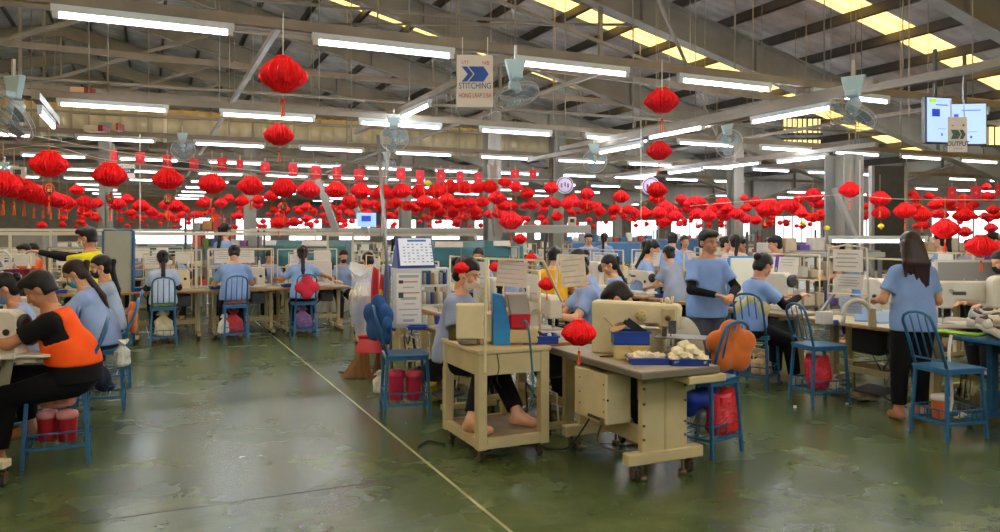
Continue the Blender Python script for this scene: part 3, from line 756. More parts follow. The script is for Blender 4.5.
def make_stand(hgt=.62, L=1.0, sheets=2, sp=3):
    """thread stand and paper board frame, stands on a table at z=0"""
    t = thing('thread_stand', 'x', 'stand')
    mb = MB(); r = .009
    mb.cyl((-L/2, 0, 0), (-L/2, 0, hgt), r, cream, 6); mb.cyl((L/2, 0, 0), (L/2, 0, hgt), r, cream, 6); mb.cyl((-L/2, 0, hgt), (L/2, 0, hgt), r, cream, 6); mb.cyl((-L/2, 0, hgt*.55), (L/2, 0, hgt*.55), r*.8, cream, 6)
    for q in (-1, 1): mb.cyl((q*L/2, 0, .0), (q*L/2, 0, .006), .03, cream, 10)
    mb.build('frame', None, t)
    for i in range(sheets):
        x = -L*.28+i*L*.34; mb = MB(); c = Vector((x, -.012, hgt-.13)); mb.box(c, (.28, .006, .2), paper, Euler((R(-8), 0, R(3 if i else -4))))
        sh = mb.build('instruction_sheet', None, t); m2 = MB()
        for k in range(5): m2.box(c+Vector((-.02*(k % 2), -.006, .07-.032*k)), (.2-.03*(k % 3), .002, .008), ink, Euler((R(-8), 0, R(3 if i else -4))))
        m2.build('printing', None, sh)
    for i in range(sp):
        x = -L*.3+i*.13; mb = MB(); mb.lathe([(.028, 0), (.024, .06), (.012, .11), (.006, .115)], (x, .03, hgt*.55+.008), spoolc[i % 4], 10); mb.build('thread_cone', None, t)
    return t
stand = Proto(make_stand()); stand1 = Proto(make_stand(.55, .7, 1, 2))
def make_tray(w=.3, d=.2, h=.06, m=None, name='parts_tray'):
    m = m or bluep; t = .006; mb = MB(); mb.box((0, 0, t/2), (w, d, t), m)
    for q in (-1, 1): mb.box((q*(w/2-t/2), 0, h/2), (t, d, h), m); mb.box((0, q*(d/2-t/2), h/2), (w, t, h), m)
    mb.box((0, d/2+.006, h-.006), (w+.024, .014, .01), m); mb.box((0, -d/2-.006, h-.006), (w+.024, .014, .01), m)
    for q in (-1, 1): mb.box((q*(w/2+.006), 0, h-.006), (.014, d, .01), m)
    return mb
def tray(loc, rz, label, w=.3, d=.2, h=.06, m=None, group=None, name='parts_tray'):
    o = make_tray(w, d, h, m).build(name); o.location = loc; o.rotation_euler = (0, 0, rz); return tag(o, label, 'tray', group)
# lantern: pleated crepe paper ball with hanging cord, medallion and tassel.  unit diameter 1, origin at centre
lred = mat('red_crepe', 'f01018', .7, var=.15, scale=26, spec=.3); lred2 = mat('red_crepe_pink', 'ea1626', .75, var=.15, scale=26, spec=.3); gold = mat('gold_print', 'd9a441', .5, metal=.2); cord = mat('cord', 'c9a070', .8); cordw = mat('white_string', 'd8d8d0', .8)
def lantern_mesh(n=56, rings=12, seed=0, lobes=7, flat=.74):
    rg = random.Random(seed); vs = []; fs = []
    prof = [(1.0, .17), (.93, .20), (.84, .30), (.72, .40), (.6, .465), (.48, .50), (.38, .50), (.28, .455), (.2, .40), (.12, .31), (.06, .25), (.0, .19), (-.02, .17)]
    for i, (t, base) in enumerate(prof):
        z = (t-.47)*flat; k = math.sin(PI*min(1, max(0, t)))
        for j in range(n):
            a = 2*PI*j/n; lb = abs(math.sin(a*lobes/2)); r = base*(1.04-.17*k*(1-lb)**1.6)*(1+.045*(1 if j % 2 else -1))*(1+rg.uniform(-.04, .04))
            vs.append((r*math.cos(a), r*math.sin(a), z+.03*(lb-.5)*(1 if t < .5 else -1)+rg.uniform(-.016, .016)))
    m_ = len(prof)-1
    for i in range(m_):
        for j in range(n): fs.append(((i+1)*n+j, (i+1)*n+(j+1) % n, i*n+(j+1) % n, i*n+j))
    fs.append(tuple(range(n))); fs.append(tuple(range(m_*n, m_*n+n))[::-1])
    return vs, fs
def make_lantern(med=False, tas=True, seed=0, m=None, cordlen=.9):
    mb = MB(); v, f = lantern_mesh(seed=seed); mb.raw(v, f, m or lred, False); o = mb.build('paper_lantern')
    tag(o, 'x', 'lantern'); mb = MB(); mb.cyl((0, 0, .4), (0, 0, .4+cordlen), .012, cord, 4); mb.build('cord', None, o)
    zt = -.42
    if med:
        mb = MB(); mb.cyl((0, 0, -.42), (0, 0, -.56), .008, cord, 4); mb.tube([(0, -.02, -.74), (0, .02, -.74)], .19, mat('medallion_red', 'a5161a', .6), 20); mb.tube([(0, -.025, -.74), (0, .025, -.74)], .165, gold, 20); mb.tube([(0, -.028, -.74), (0, .028, -.74)], .15, mat('medallion_red', 'a5161a', .6), 20)
        for q in (-1, 1):
            for (a, b, w, h_) in ((-.05, .06, .03, .1), (.05, .05, .09, .03), (.05, -.04, .08, .08), (-.05, -.05, .03, .09), (0, .0, .12, .02)): mb.box((a, q*.03, -.74+b), (w, .004, h_), gold)
        mb.build('medallion', None, o); zt = -.93
    if tas:
        mb = MB(); mb.cyl((0, 0, zt), (0, 0, zt-.14), .010, cord, 4); mb.ell((0, 0, zt-.16), (.04, .04, .05), m or lred, 8)
        for k in range(7): a = k*.9; mb.cyl((.02*math.cos(a), .02*math.sin(a), zt-.18), (.045*math.cos(a), .045*math.sin(a), zt-.55), .010, gold if k % 2 else (m or lred), 4)
        mb.build('tassel', None, o)
    return o
LA = [Proto(make_lantern(False, True, 1)), Proto(make_lantern(False, True, 2, lred2)), Proto(make_lantern(False, True, 3))]
LM = Proto(make_lantern(True, True, 4)); LN = [Proto(make_lantern(False, False, 5, None, .2)), Proto(make_lantern(False, False, 6, lred2, .2))]
# cage fan on a bracket
fanb = mat('fan_blue_housing', 'a8c4cc', .4, metal=.1); fang = mat('fan_wire', 'b8bcbc', .35, metal=.5)
def make_fan():
    t = thing('wall_fan', 'x', 'fan')
    mb = MB(); mb.poly([(-.14, .10, .42), (.14, .10, .42), (.07, .10, .16), (-.07, .10, .16)], (0, .07, 0), fanb, None, .012); mb.box((0, .07, .2), (.12, .14, .07), fanb, None, .012); mb.bar((0, .12, .4), (0, .12, .6), .03, .03, fang); mb.build('bracket', None, t)
    mb = MB(); mb.lathe([(.04, -.08), (.075, -.06), (.08, .04), (.05, .09), (.02, .1)], (0, .13, .05), fanb, 18, (0, 1, 0)); mb.build('motor_housing', None, t)
    mb = MB()
    for (r, y, w) in ((.30, 0, .007), (.30, .05, .005), (.22, -.035, .003), (.14, -.055, .003), (.08, -.062, .004), (.2, .09, .003)):
        mb.tube([(r*math.cos(2*PI*i/28), y, r*math.sin(2*PI*i/28)) for i in range(28)], w, fang, 5, False, True)
    for i in range(36):
        a = 2*PI*i/36; c, s_ = math.cos(a), math.sin(a); mb.tube([(.06*c, -.064, .06*s_), (.2*c, -.042, .2*s_), (.3*c, 0, .3*s_), (.3*c, .05, .3*s_), (.16*c, .11, .16*s_)], .0022, fang, 3, False)
    mb.build('cage', None, t)
    for i in range(3):
        a0 = 2*PI*i/3+.4; pts = []
        for (rr, da) in ((.05, -.5), (.14, -.55), (.25, -.45), (.27, -.1), (.24, .35), (.14, .3), (.05, .4)): pts.append((rr*math.cos(a0+da), .02+.05*da, rr*math.sin(a0+da)))
        mb = MB(); mb.poly(pts, (0, .004, 0), mat('fan_blade', '7f98a8', .35)); mb.build('blade', None, t)
    mb = MB(); mb.lathe([(.05, 0), (.045, -.02), (.0, -.03)], (0, -.05, 0), fanb, 14, (0, 1, 0)) ; mb.build('hub', None, t)
    return t
fan = Proto(make_fan())
# soft things
def blob(name, loc, prims, m, label=None, cat=None, h=.012, k=.03, parent=None, group=None, bump=None):
    """prims in local coordinates: ('c',...) or ('s',centre,radii)"""
    pr = [p if p[0] == 'c' else ('e', p[1], p[2], np.eye(3, dtype=np.float32)) for p in prims]
    v, f = field(pr, h, 0, k); mb = MB(); mb.raw(v, f, m); o = mb.build(name, None, parent); o.location = loc
    if label: tag(o, label, cat or name.replace('_', ' '), group)
    return o
def bag(loc, w, d, h, m, label, knot=True, seed=0, name='plastic_bag', noise=.16, taper=0.):
    rg = random.Random(seed); n = 40; rings = 20; vs = []; fs = []
    ph = [rg.uniform(0, 6) for _ in range(10)]; ln = [(rg.uniform(0, 6.28), rg.uniform(.15, .8), rg.uniform(.05, .13)) for _ in range(9)]
    for i in range(rings+1):
        t = i/rings
        if t < .08: e = .80+.2*t/.08
        elif t < .62: e = 1-.12*(t-.08)/.54
        elif t < .84: e = .88-.62*((t-.62)/.22)**.8
        else: e = .26+.42*(t-.84)/.16
        if not knot: e = (.85+.15*min(1, t/.1))*(1-.22*t*t)
        if taper: e *= (1-taper*(1-t)) if t < .84 else 1
        for j in range(n):
            a = 2*PI*j/n; tt = 2.2*t
            c = 1+noise*(.45*math.sin(3*a+ph[0]+tt)+.35*math.sin(5*a+ph[1]-2*tt)+(.25+.5*t)*(abs(math.sin(5.5*a+ph[2]+tt))-.5)+.4*t*(abs(math.sin(9*a+ph[3]))-.5))
            for (la, lt, lr) in ln:
                da = (a-la+PI) % (2*PI)-PI; c += lr*math.exp(-(da*da*3+(t-lt)**2*30))
            c += rg.uniform(-.035, .035)
            lean = .12*math.sin(ph[4])*w*t
            vs.append((w/2*e*c*math.cos(a)*.94+lean, d/2*e*c*math.sin(a)*.94, h*t+rg.uniform(-.012, .012)*h*(i > 0)+(.10*h*math.sin(2*a+ph[5]) if t > .9 else 0)))
    for i in range(rings):
        for j in range(n): fs.append((i*n+j, i*n+(j+1) % n, (i+1)*n+(j+1) % n, (i+1)*n+j))
    fs += [tuple(range(n))[::-1], tuple(range(rings*n, rings*n+n))]
    mb = MB(); mb.raw(vs, fs, m, False); o = mb.build(name); o.location = loc; return tag(o, label, 'bag')
bagm = lambda c, n: mat('bag_'+n, c, .35, var=.2, scale=14, bump=.6, spec=.6)
def bottle(loc, r, h, m, label, band=None, handle=True, name='drink_jug', scale=1):
    t = thing(name, label, 'jug', loc)
    mb = MB(); mb.lathe([(r*.82, 0), (r*.88, .01), (r, h*.72), (r*1.02, h*.74)], (0, 0, 0), m, 20); mb.build('jug_body', None, t)
    mb = MB(); mb.lathe([(r*1.06, 0), (r*1.08, .02), (r*1.0, h*.2), (r*.5, h*.26)], (0, 0, h*.74), band or m, 20); mb.build('lid', None, t)
    if handle:
        mb = MB(); mb.tube([(-r*1.05, 0, h*.78), (-r*.8, 0, h*1.02), (0, 0, h*1.1), (r*.8, 0, h*1.02), (r*1.05, 0, h*.78)], .006, whitep, 6); mb.build('handle', None, t)
    return t
def cushion(name, loc, rz, m, label, lobes=5, r=.15, t=.05, tilt=0.):
    """upright flower-shaped cushion in the local xz plane"""
    pr = [('s', (0, 0, 0), (r*.74, t*.85, r*.74))]
    for i in range(lobes):
        a = PI/2+2*PI*i/lobes; pr.append(('s', (r*.56*math.cos(a), 0, r*.56*math.sin(a)), (r*.44, t, r*.44)))
    o = blob(name, loc, pr, m, label, 'cushion', .010, .02); o.rotation_euler = (tilt, 0, rz); return o
def flatcushion(loc, rz, m, label, w=.34, d=.32, t=.04):
    o = blob('seat_cushion', loc, [('s', (0, 0, 0), (w/2, d/2, t)), ('s', (-w*.25, -d*.22, 0), (w*.26, d*.28, t*1.0)), ('s', (w*.25, -d*.22, 0), (w*.26, d*.28, t)), ('s', (-w*.25, d*.22, 0), (w*.26, d*.28, t)), ('s', (w*.25, d*.22, 0), (w*.26, d*.28, t))], m, label, 'cushion', .012, .03)
    o.rotation_euler = (0, 0, rz); return o
def caster(mb_parent, x, y, sz=.055, m=None):
    mb = MB(); mb.cyl((x-.012, y, sz*.5), (x+.012, y, sz*.5), sz*.5, rubber, 14); mb.cyl((x-.014, y, sz*.5), (x+.014, y, sz*.5), sz*.2, steel, 8); w = mb.build('caster', None, mb_parent)
    mb = MB(); mb.bb((x-.02, y-.02, sz*.45), (x-.015, y+.03, sz*1.25), rust); mb.bb((x+.015, y-.02, sz*.45), (x+.02, y+.03, sz*1.25), rust); mb.bb((x-.02, y-.02, sz*1.2), (x+.02, y+.03, sz*1.3), rust); mb.cyl((x, y+.015, sz*1.3), (x, y+.015, sz*1.7), .012, rust, 8); mb.build('fork', None, w)
def RZ(X, Y):
    u, v = c2w(X, Y); return math.atan2(-u, v)
# ================================================================== foreground right: big pattern machine on its wheeled table
T = .75
t = thing('machine_table', 'wheeled beige machine table with grey top nearest the viewer', 'table', (3.06, 4.48, 0))
hx, hy = .32, .60
mb = MB(); mb.poly([(-hx, -hy, T-.045), (hx-.02, -hy, T-.045), (hx-.02, hy, T-.045), (-hx, hy, T-.045)], (0, 0, .045), edge, None, .006); mb.bb((-hx+.008, -hy+.008, T), (hx-.028, hy-.008, T+.003), lam); mb.build('tabletop', None, t)
for y0, w0 in ((-.36, .36), (.44, .34)):
    mb = MB(); mb.box((0.02, y0, .42), (w0, .055, .56), beige2, None, .006); mb.box((0.02, y0-.03, .42), (.02, .004, .54), beige)
    lg = mb.build('leg_panel', None, t)
    m2 = MB(); 
    for x in (-.15, .18):
        for z in (.27, .36, .5, .6): m2.cyl((x, y0-.036, z), (x, y0-.02, z), .009, rust, 8)
    m2.build('bolt', None, lg)
    mb = MB(); mb.box((.02, y0-.01, .15), (.60, .075, .075), beige2, None, .005); mb.build('foot_beam', None, t)
    for x in (-.2, .24):
        mb = MB(); mb.cyl((x+.06*(1 if x < 0 else -1), y0, .115), (x+.06*(1 if x < 0 else -1), y0, .03), .010, rust, 8); mb.cyl((x+.06*(1 if x < 0 else -1), y0, .0), (x+.06*(1 if x < 0 else -1), y0, .025), .03, rust, 12); mb.build('levelling_foot', None, t)
        caster(t, x, y0, .062)
mb = MB(); mb.box((-.10, .04, .27), (.03, .8, .12), beige2, None, .005); mb.build('side_rail', None, t)
mb = MB(); mb.box((.19, -.52, T-.075), (.30, .18, .05), beige2, None, .006); mb.build('drawer', None, t)
# hanging control box on the left side
mb = MB(); mb.box((-.21, .02, .50), (.20, .42, .34), cream, None, .01); cb = mb.build('control_box', None, t)
mb = MB(); mb.box((-.313, -.04, .36), (.004, .16, .02), dgrey); mb.box((-.313, -.14, .35), (.004, .05, .05), steel); mb.tube([(-.3, -.19, .5), (-.3, -.195, .5)], .008, dark, 8); 
for z in (.42, .5, .6):
    for y in (-.16, .15): mb.cyl((-.311, y, z), (-.316, y, z), .005, dgrey, 8)
mb.build('label_plate', None, cb)
mb = MB(); mb.box((.06, -.15, .57), (.14, .10, .22), beige, None, .008); mb.build('terminal_box', None, t)
def cable(pts, r, m, name='cable', parent=None, label=None):
    P_ = [Vector(p) for p in pts]; out = []
    for i in range(len(P_)-1):
        p0, p1, p2, p3 = P_[max(i-1, 0)], P_[i], P_[i+1], P_[min(i+2, len(P_)-1)]
        for k in range(6):
            s_ = k/6; out.append(.5*((2*p1)+(p2-p0)*s_+(2*p0-5*p1+4*p2-p3)*s_*s_+(3*p1-p0-3*p2+p3)*s_**3))
    out.append(P_[-1]); mb = MB(); mb.tube(out, r, m, 6); o = mb.build(name, None, parent)
    if label: tag(o, label, 'cable')
    return o
cable([(.0, -.22, .7), (-.04, -.26, .55), (-.02, -.27, .46), (.03, -.24, .5), (.03, -.2, .62), (0, -.2, .7)], .008, whitep, 'cable', t)
cable([(-.08, -.25, .7), (-.07, -.3, .5), (-.02, -.26, .42), (-.06, -.2, .36)], .005, whitep, 'cable', t)
cable([(-.2, .0, .34), (-.25, .02, .18), (-.2, -.05, .13), (-.1, -.3, .14), (0, -.4, .12)], .007, rust, 'cable', t)
cable([(-.2, .15, .34), (-.3, .3, .08), (-.35, .5, .012), (-.6, .9, .012)], .006, dark, 'cable', t)
# the big machine: arm runs away from its column over the table
S = PZ(602, 5.5, T+.003); E = PZ(679, 5.3, T+.003); ang = math.atan2(E.y-S.y, E.x-S.x); L = (E-S).length
t = thing('pattern_sewing_machine', 'large cream pattern sewing machine with long arm on the nearest grey-topped table', 'sewing machine', (S.x, S.y, T+.003), ang)
hz = .375
mb = MB(); pr = [(-.06, 0, 0), (.10, 0, 0), (.13, 0, hz-.16), (L-.14, 0, hz-.15), (L-.12, 0, hz-.19), (L, 0, hz-.19), (L+.015, 0, hz-.03), (L-.01, 0, hz-.01), (-.06, 0, hz)]
mb.poly([(x, -.07, z) for x, y, z in pr], (0, .15, 0), cream, None, .012); mb.build('arm', None, t)
mb = MB(); mb.box((.18, .14, .09), (.5, .16, .18), cream, None, .01); mb.build('bed', None, t)
mb = MB(); mb.lathe([(.02, 0), (.042, .003), (.044, .014), (.03, .02), (.012, .03)], (.30, -.07, hz-.09), mat('cream_dark', 'c0ac74', .45), 20, (0, -1, 0)); 
for i in range(5): a = i*1.256; mb.cyl((.30+.025*math.cos(a), -.092, hz-.09+.025*math.sin(a)), (.30+.025*math.cos(a), -.096, hz-.09+.025*math.sin(a)), .004, dark, 6)
mb.build('dial', None, t)
mb = MB(); mb.box((L-.06, -.085, hz-.10), (.09, .03, .13), beige, None, .006); mb.cyl((L-.06, -.09, hz-.1), (L-.06, -.11, hz-.1), .02, rust, 12); mb.box((L-.03, -.10, hz-.16), (.05, .03, .09), dgrey, None, .004); mb.cyl((L-.05, -.04, hz-.18), (L-.05, -.04, hz-.30), .006, chrome, 8); mb.box((L-.05, -.04, hz-.30), (.04, .05, .012), chrome); mb.box((L-.09, -.06, hz-.2), (.03, .02, .1), rust); mb.build('needle_head', None, t)
mb = MB(); mb.ell((L-.08, 0, hz+.012), (.02, .02, .025), cream); mb.cyl((L-.12, 0, hz-.01), (L-.12, 0, hz+.03), .008, cream, 8); mb.cyl((L-.05, -.02, hz-.01), (L-.04, -.02, hz+.045), .01, cream, 8); mb.build('thread_guide', None, t)
mb = MB(); mb.box((.42, .02, hz-.165), (.2, .1, .012), steel); mb.box((L+.02, -.02, .14), (.34, .22, .008), steel, None, .002); mb.box((L-.02, .1, .07), (.05, .05, .14), steel); mb.build('clamp_plate', None, t)
# bins and trays on the near table
def onT(px, py, z=T+.003): return G(px, py, z)
def mid(px, py, z=T+.003): q = onT(px, py, z); return (q.x, q.y, z)
q = PZ(630, 5.22, T+.003)
mb = make_tray(.22, .16, .10, mat('cream_bin', 'd4bc7c', .5), 'bin'); o = mb.build('storage_bin'); o.location = q; o.rotation_euler = (0, 0, R(-28)); tag(o, 'cream plastic bin under the small blue bin on the nearest table', 'bin')
o = make_tray(.24, .17, .09).build('storage_bin'); o.location = (q.x, q.y, T+.106); o.rotation_euler = (0, 0, R(-26)); tag(o, 'small deep blue bin stacked on the cream bin beneath the machine arm', 'bin')
mb = MB(); mb.ell((0, 0, .012), (.075, .04, .012), wood, 14); mb.ell((.05, .02, .02), (.05, .03, .01), rust, 12); o = mb.build('wooden_offcut'); o.location = (q.x-.08, q.y+.03, T+.2); o.rotation_euler = (.1, -.25, .3); tag(o, 'rounded brown piece lying tilted on the small blue bin', 'piece')
for k, (dx, dz, a) in enumerate(((.0, .22, .9), (.03, .23, .7), (.06, .21, 1.0))):
    mb = MB(); mb.bar((q.x+dx-.05, q.y, T+dz+.04), (q.x+dx+.07, q.y-.03, T+dz-.05), .012, .03, dark); o = mb.build('hand_tool'); tag(o, 'black hand tool leaning in the small blue bin', 'tool', 'black tools in the small blue bin')
ta = PZ(648, 5.03, T+.003); tb = PZ(687, 4.99, T+.003)
tray(ta, R(-24), 'left blue tray of cream foam blocks on the nearest table', .25, .17, .045); tray(tb, R(-24), 'right blue tray heaped with cream foam blocks at the table corner', .24, .18, .045)
rg = random.Random(11); Rr = Matrix.Rotation(R(-24), 3, 'Z'); fb = []
for k in range(5):
    mb = MB(); mb.box((0, 0, 0), (rg.uniform(.05, .07), rg.uniform(.04, .055), rg.uniform(.03, .04)), foam, None, .004); fb.append(mb)
fbo = [m.build('foam_block') for m in fb]; used = set()
def fblock(loc, rot):
    i = rg.randrange(5); o = fbo[i]
    if i in used: o = o.copy(); COL.objects.link(o)
    used.add(i); o.location = loc; o.rotation_euler = rot; tag(o, 'cream foam block heaped in the blue trays on the nearest table', 'foam block', 'foam blocks in the trays')
for (c, n, w, d, top) in ((ta, 16, .20, .12, .07), (tb, 34, .20, .14, .15)):
    for k in range(n):
        x, y = rg.uniform(-w/2, w/2), rg.uniform(-d/2, d/2); r_ = max(abs(x)/(w/2), abs(y)/(d/2))
        zz = .022+(top-.02)*(1-r_)**.8*(k/n)**.5+.012; p = c+Rr@Vector((x, y, zz)); fblock(p, (rg.uniform(-.5, .5), rg.uniform(-.5, .5), rg.uniform(0, 3)))
q = PZ(600, 5.25, T+.004)
for k in range(3):
    mb = MB(); mb.bar((0, 0, .006), (.09, .02, .008), .012, .006, rust if k else dark); mb.tube([(.09+.02*math.cos(a), .02+.014*math.sin(a), .007) for a in [i*PI/4 for i in range(8)]], .003, dark, 5, False, True); o = mb.build('scissors'); o.location = (q.x+.05*k, q.y-.02*k, q.z); o.rotation_euler = (0, 0, -.4+.5*k); tag(o, 'small dark snips lying on the grey top left of the bins', 'snips', 'snips on the nearest table')
cable([PZ(603, 5.45, 1.02), PZ(622, 5.2, .9), PZ(640, 5.05, .765)], .006, wood, 'wooden_rod', None, 'thin wooden rod leaning from the machine column to the table'); bpy.data.objects['wooden_rod']['category'] = 'rod'
# ================================================================== the beige wheeled desk with the boxy machine
DZ = .80
t = thing('machine_desk', 'tall open beige wheeled desk with low wooden shelf', 'desk', (2.34, 5.195, 0))
a, b = .28, .355
mb = MB(); mb.box((0, 0, DZ-.015), (2*a+.02, 2*b+.02, .03), beige2, None, .004); mb.build('desktop', None, t)
for x in (-1, 1):
    for y in (-1, 1):
        mb = MB(); mb.box((x*(a-.035), y*(b-.035), .44), (.07, .07, .68), beige2, None, .005); mb.build('leg', None, t); caster(t, x*(a-.05), y*(b-.06), .062)
for (x, y, w, d) in ((0, -b+.03, 2*a-.14, .05), (0, b-.03, 2*a-.14, .05), (-a+.03, 0, .05, 2*b-.14), (a-.03, 0, .05, 2*b-.14)):
    mb = MB(); mb.box((x, y, DZ-.105), (w, d, .15), beige2, None, .003); mb.build('apron', None, t)
    mb = MB(); mb.box((x, y, .14), (w, d, .07), beige2, None, .003); mb.build('lower_rail', None, t)
mb = MB(); mb.box((0, 0, .165), (2*a-.1, 2*b-.1, .02), mat('shelf_board', '8c7a58', .6, var=.3, scale=6)); mb.build('shelf', None, t)
t = thing('boxy_machine', 'cream box machine with blue side panel and grey guard on the wheeled desk', 'machine', (*c2w(-.06, 5.62), DZ), R(-24.7)+R(4))
mb = MB(); mb.box((-.16, -.03, .17), (.21, .15, .25), cream, None, .008); mb.box((-.035, 0, .12), (.06, .12, .2), cream); mb.build('housing', None, t)
mb = MB(); mb.box((-.055, -.107, .16), (.022, .006, .04), dark); mb.build('switch', None, t)
mb = MB(); mb.poly([(0, -.12, 0), (.125, -.12, 0), (.125, -.12, .14), (.075, -.12, .36), (0, -.12, .38)], (0, .20, 0), mat('panel_blue', '2f7fb8', .35, var=.25, scale=5), None, .006); mb.build('blue_panel', None, t)
mb = MB(); mb.poly([(.13, -.10, .22), (.28, -.10, .22), (.25, -.10, .37), (.10, -.10, .37)], (0, .2, 0), mat('guard_grey', 'a8a098', .3, alpha=.9), None, .006); mb.poly([(.13, -.10, .12), (.27, -.10, .12), (.28, -.10, .22), (.13, -.10, .22)], (0, .2, 0), red, None, .006); mb.build('guard', None, t)
mb = MB(); mb.box((.2, 0, .06), (.26, .22, .10), beige, None, .01); mb.build('base', None, t)
mb = MB(); mb.box((-.19, -.08, .028), (.12, .10, .03), steel, None, .004); mb.cyl((-.1, -.05, 0), (-.1, -.05, .1), .012, chrome, 8); mb.build('work_plate', None, t)
mb = MB(); mb.cyl((.06, .05, .36), (.06, .05, .5), .02, dark, 10); mb.box((.06, .05, .43), (.05, .04, .06), dark, None, .006); mb.build('air_regulator', None, t)
# light frame fixed to the desk corner with a paper sheet
def frame_post(pts, m, name, label, cat='post', w=.015):
    mb = MB()
    for p0, p1 in pts: mb.bar(p0, p1, w, w, m)
    o = mb.build(name); return tag(o, label, cat)
p0 = PZ(485, 5.2, .66); p1 = PZ(486, 5.2, 1.44); p2 = PZ(543, 5.35, 1.42); 
frame_post([(p0, p1), (p1, p2), (p2, PZ(562, 5.5, 1.12))], cream, 'sheet_frame', 'thin cream frame post at the corner of the beige wheeled desk')
def sheet(c, w, h, rz, tilt, label, m=None, lines=6, name='paper_sheet', par=None):
    mb = MB(); mb.box((0, 0, 0), (w, .003, h), m or paper)
    for k in range(lines): mb.box((-.02*(k % 3), -.0025, h*.36-k*h*.72/max(1, lines-1)), (w*(.8-.12*(k % 3)), .001, h*.035), ink)
    o = mb.build(name); o.location = c; o.rotation_euler = (0, tilt, rz); return tag(o, label, 'paper')
sheet(P(512, 274, 5.3), .21, .18, R(-24.7), .08, 'crumpled pinkish paper sheet hanging over the boxy machine', mat('paper_pink', 'd8c3b4', .8, var=.1), 5)
p0 = PZ(553, 6.6, .75); p1 = PZ(558, 6.6, 1.43); p2 = PZ(588, 6.6, 1.42)
frame_post([(p0, p1), (p1, p2)], creamw, 'sheet_frame', 'cream frame post right of the wheeled desk with a clear sheet pocket')
sheet(P(573, 271, 6.58), .22, .27, R(-24.7), -.1, 'wrinkled plastic-covered sheet hanging in front of the woman leaning left', mat('plastic_sheet', 'dcd2bc', .15, var=.12, scale=12, bump=.8), 5)
q = PZ(539, 5.65, DZ); tray((q.x, q.y, DZ+.001), R(-20), 'blue tray of black and white spools at the right of the wheeled desk', .26, .2, .06)
for k in range(7):
    mb = MB(); mb.cyl((0, 0, 0), (.07, .0, .03), .016, dark if k % 2 else whitep, 10); o = mb.build('spool'); o.location = (q.x-.09+.028*k, q.y-.02+.02*(k % 3), DZ+.035+.012*(k % 2)); o.rotation_euler = (0, 0, .7*k); tag(o, ('black' if k % 2 else 'white')+' spool lying in the blue tray on the wheeled desk', 'spool', 'spools in the desk tray')
cable([PZ(520, 5.45, .96), PZ(527, 5.2, 1.0), PZ(531, 5.15, .8), PZ(533, 5.15, .55), PZ(530, 5.3, .4)], .008, teal, 'air_hose', None, 'teal air hose hanging down from the boxy machine')
bpy.data.objects['air_hose']['category'] = 'hose'
cable([PZ(497, 5.2, .79), PZ(499, 5.16, .7), PZ(497, 5.16, .62), PZ(501, 5.18, .56)], .004, dark, 'cable', None, 'thin black cable hanging on the apron of the wheeled desk')
for k, (px, py, m_, w) in enumerate(((452, 338, mat('blue_label', '3f72b8', .5), .05), (461, 342, mat('orange_box', 'd3683a', .6), .055), (447, 335, red, .03))):
    q = onT(px, py, DZ); mb = MB(); mb.box((0, 0, .012), (w, .035, .024), m_, None, .003); o = mb.build('small_box'); o.location = q; o.rotation_euler = (0, 0, .3*k); tag(o, ('small blue', 'small orange', 'tiny red')[k]+' box at the left corner of the wheeled desk top', 'box')
# ================================================================== cabinet, calendar and wooden table
t = table_w.put((2.60, 6.75, 0), R(-90), 'wood-edged table under the white shelf cabinet')
c0 = PZ(418, 7.05, T+.005); c0.z = T+.005
t = thing('shelf_cabinet', 'white open shelf cabinet covered with printed sheets on the wood-edged table', 'cabinet', (c0.x+.02, c0.y, T+.005), R(-12))
W_, D_, H_ = .52, .26, .54; wf = mat('aluminium_white', 'c9cccb', .4, metal=.2)
mb = MB()
for x in (-1, 1):
    for y in (-1, 1): mb.box((x*(W_/2-.012), y*(D_/2-.012), H_/2), (.024, .024, H_), wf)
mb.build('frame', None, t)
for z in (.01, .2, .38, H_-.01): mb = MB(); mb.box((0, 0, z), (W_, D_, .018), wf); mb.build('shelf', None, t)
mb = MB(); mb.box((-W_/2+.004, 0, H_/2), (.006, D_-.03, H_-.03), mat('side_panel', 'c3c6c0', .5)); mb.box((-W_/4+.01, -D_/2-.004, H_/2), (W_/2-.02, .006, H_-.02), mat('side_panel', 'c3c6c0', .5)); mb.build('panel', None, t)
mb = MB(); mb.box((-.12, -D_/2-.010, .27), (.22, .004, .46), paper)
for k in range(9): mb.box((-.12+.01*(k % 2), -D_/2-.013, .47-.05*k), (.18-.04*(k % 3), .002, .010 if k % 4 else .024), mat('print_red', 'b8756c', .8) if k in (1, 3) else ink)
mb.box((-.19, -D_/2-.014, .30), (.045, .002, .05), dgrey); mb.box((-.19, -D_/2-.014, .42), (.04, .002, .03), dgrey); mb.build('printed_notice', None, t)
mb = MB(); mb.box((-W_/2-.004, .0, .36), (.003, .16, .2), paper); mb.box((-W_/2-.004, .02, .13), (.003, .14, .16), paper)
for k in range(5): mb.box((-W_/2-.007, 0, .43-.035*k), (.002, .12-.02*(k % 2), .008), mat('print_red', 'b8756c', .8) if k == 1 else ink)
mb.build('side_notice', None, t)
def cab(x, y, z): r = Matrix.Rotation(R(-12), 3, 'Z')@Vector((x, y, z)); return Vector((c0.x+.02, c0.y, T+.005))+r
for k in range(6):
    for lv, zz in ((0, .209), (1, .389)):
        mb = MB(); m_ = spoolc[(k+lv) % 4]; mb.lathe([(.022, 0), (.02, .06), (.02, .1), (.008, .11)], (0, 0, 0), m_, 12); o = mb.build('thread_cone'); o.location = cab(.03+.038*k, -.06, zz)
        tag(o, '%s thread cone on the %s shelf of the white cabinet, %s from the left' % (['white', 'grey', 'blue', 'tan'][(k+lv) % 4], ['middle', 'upper'][lv], ORD[k]), 'thread cone', 'thread cones in the cabinet')
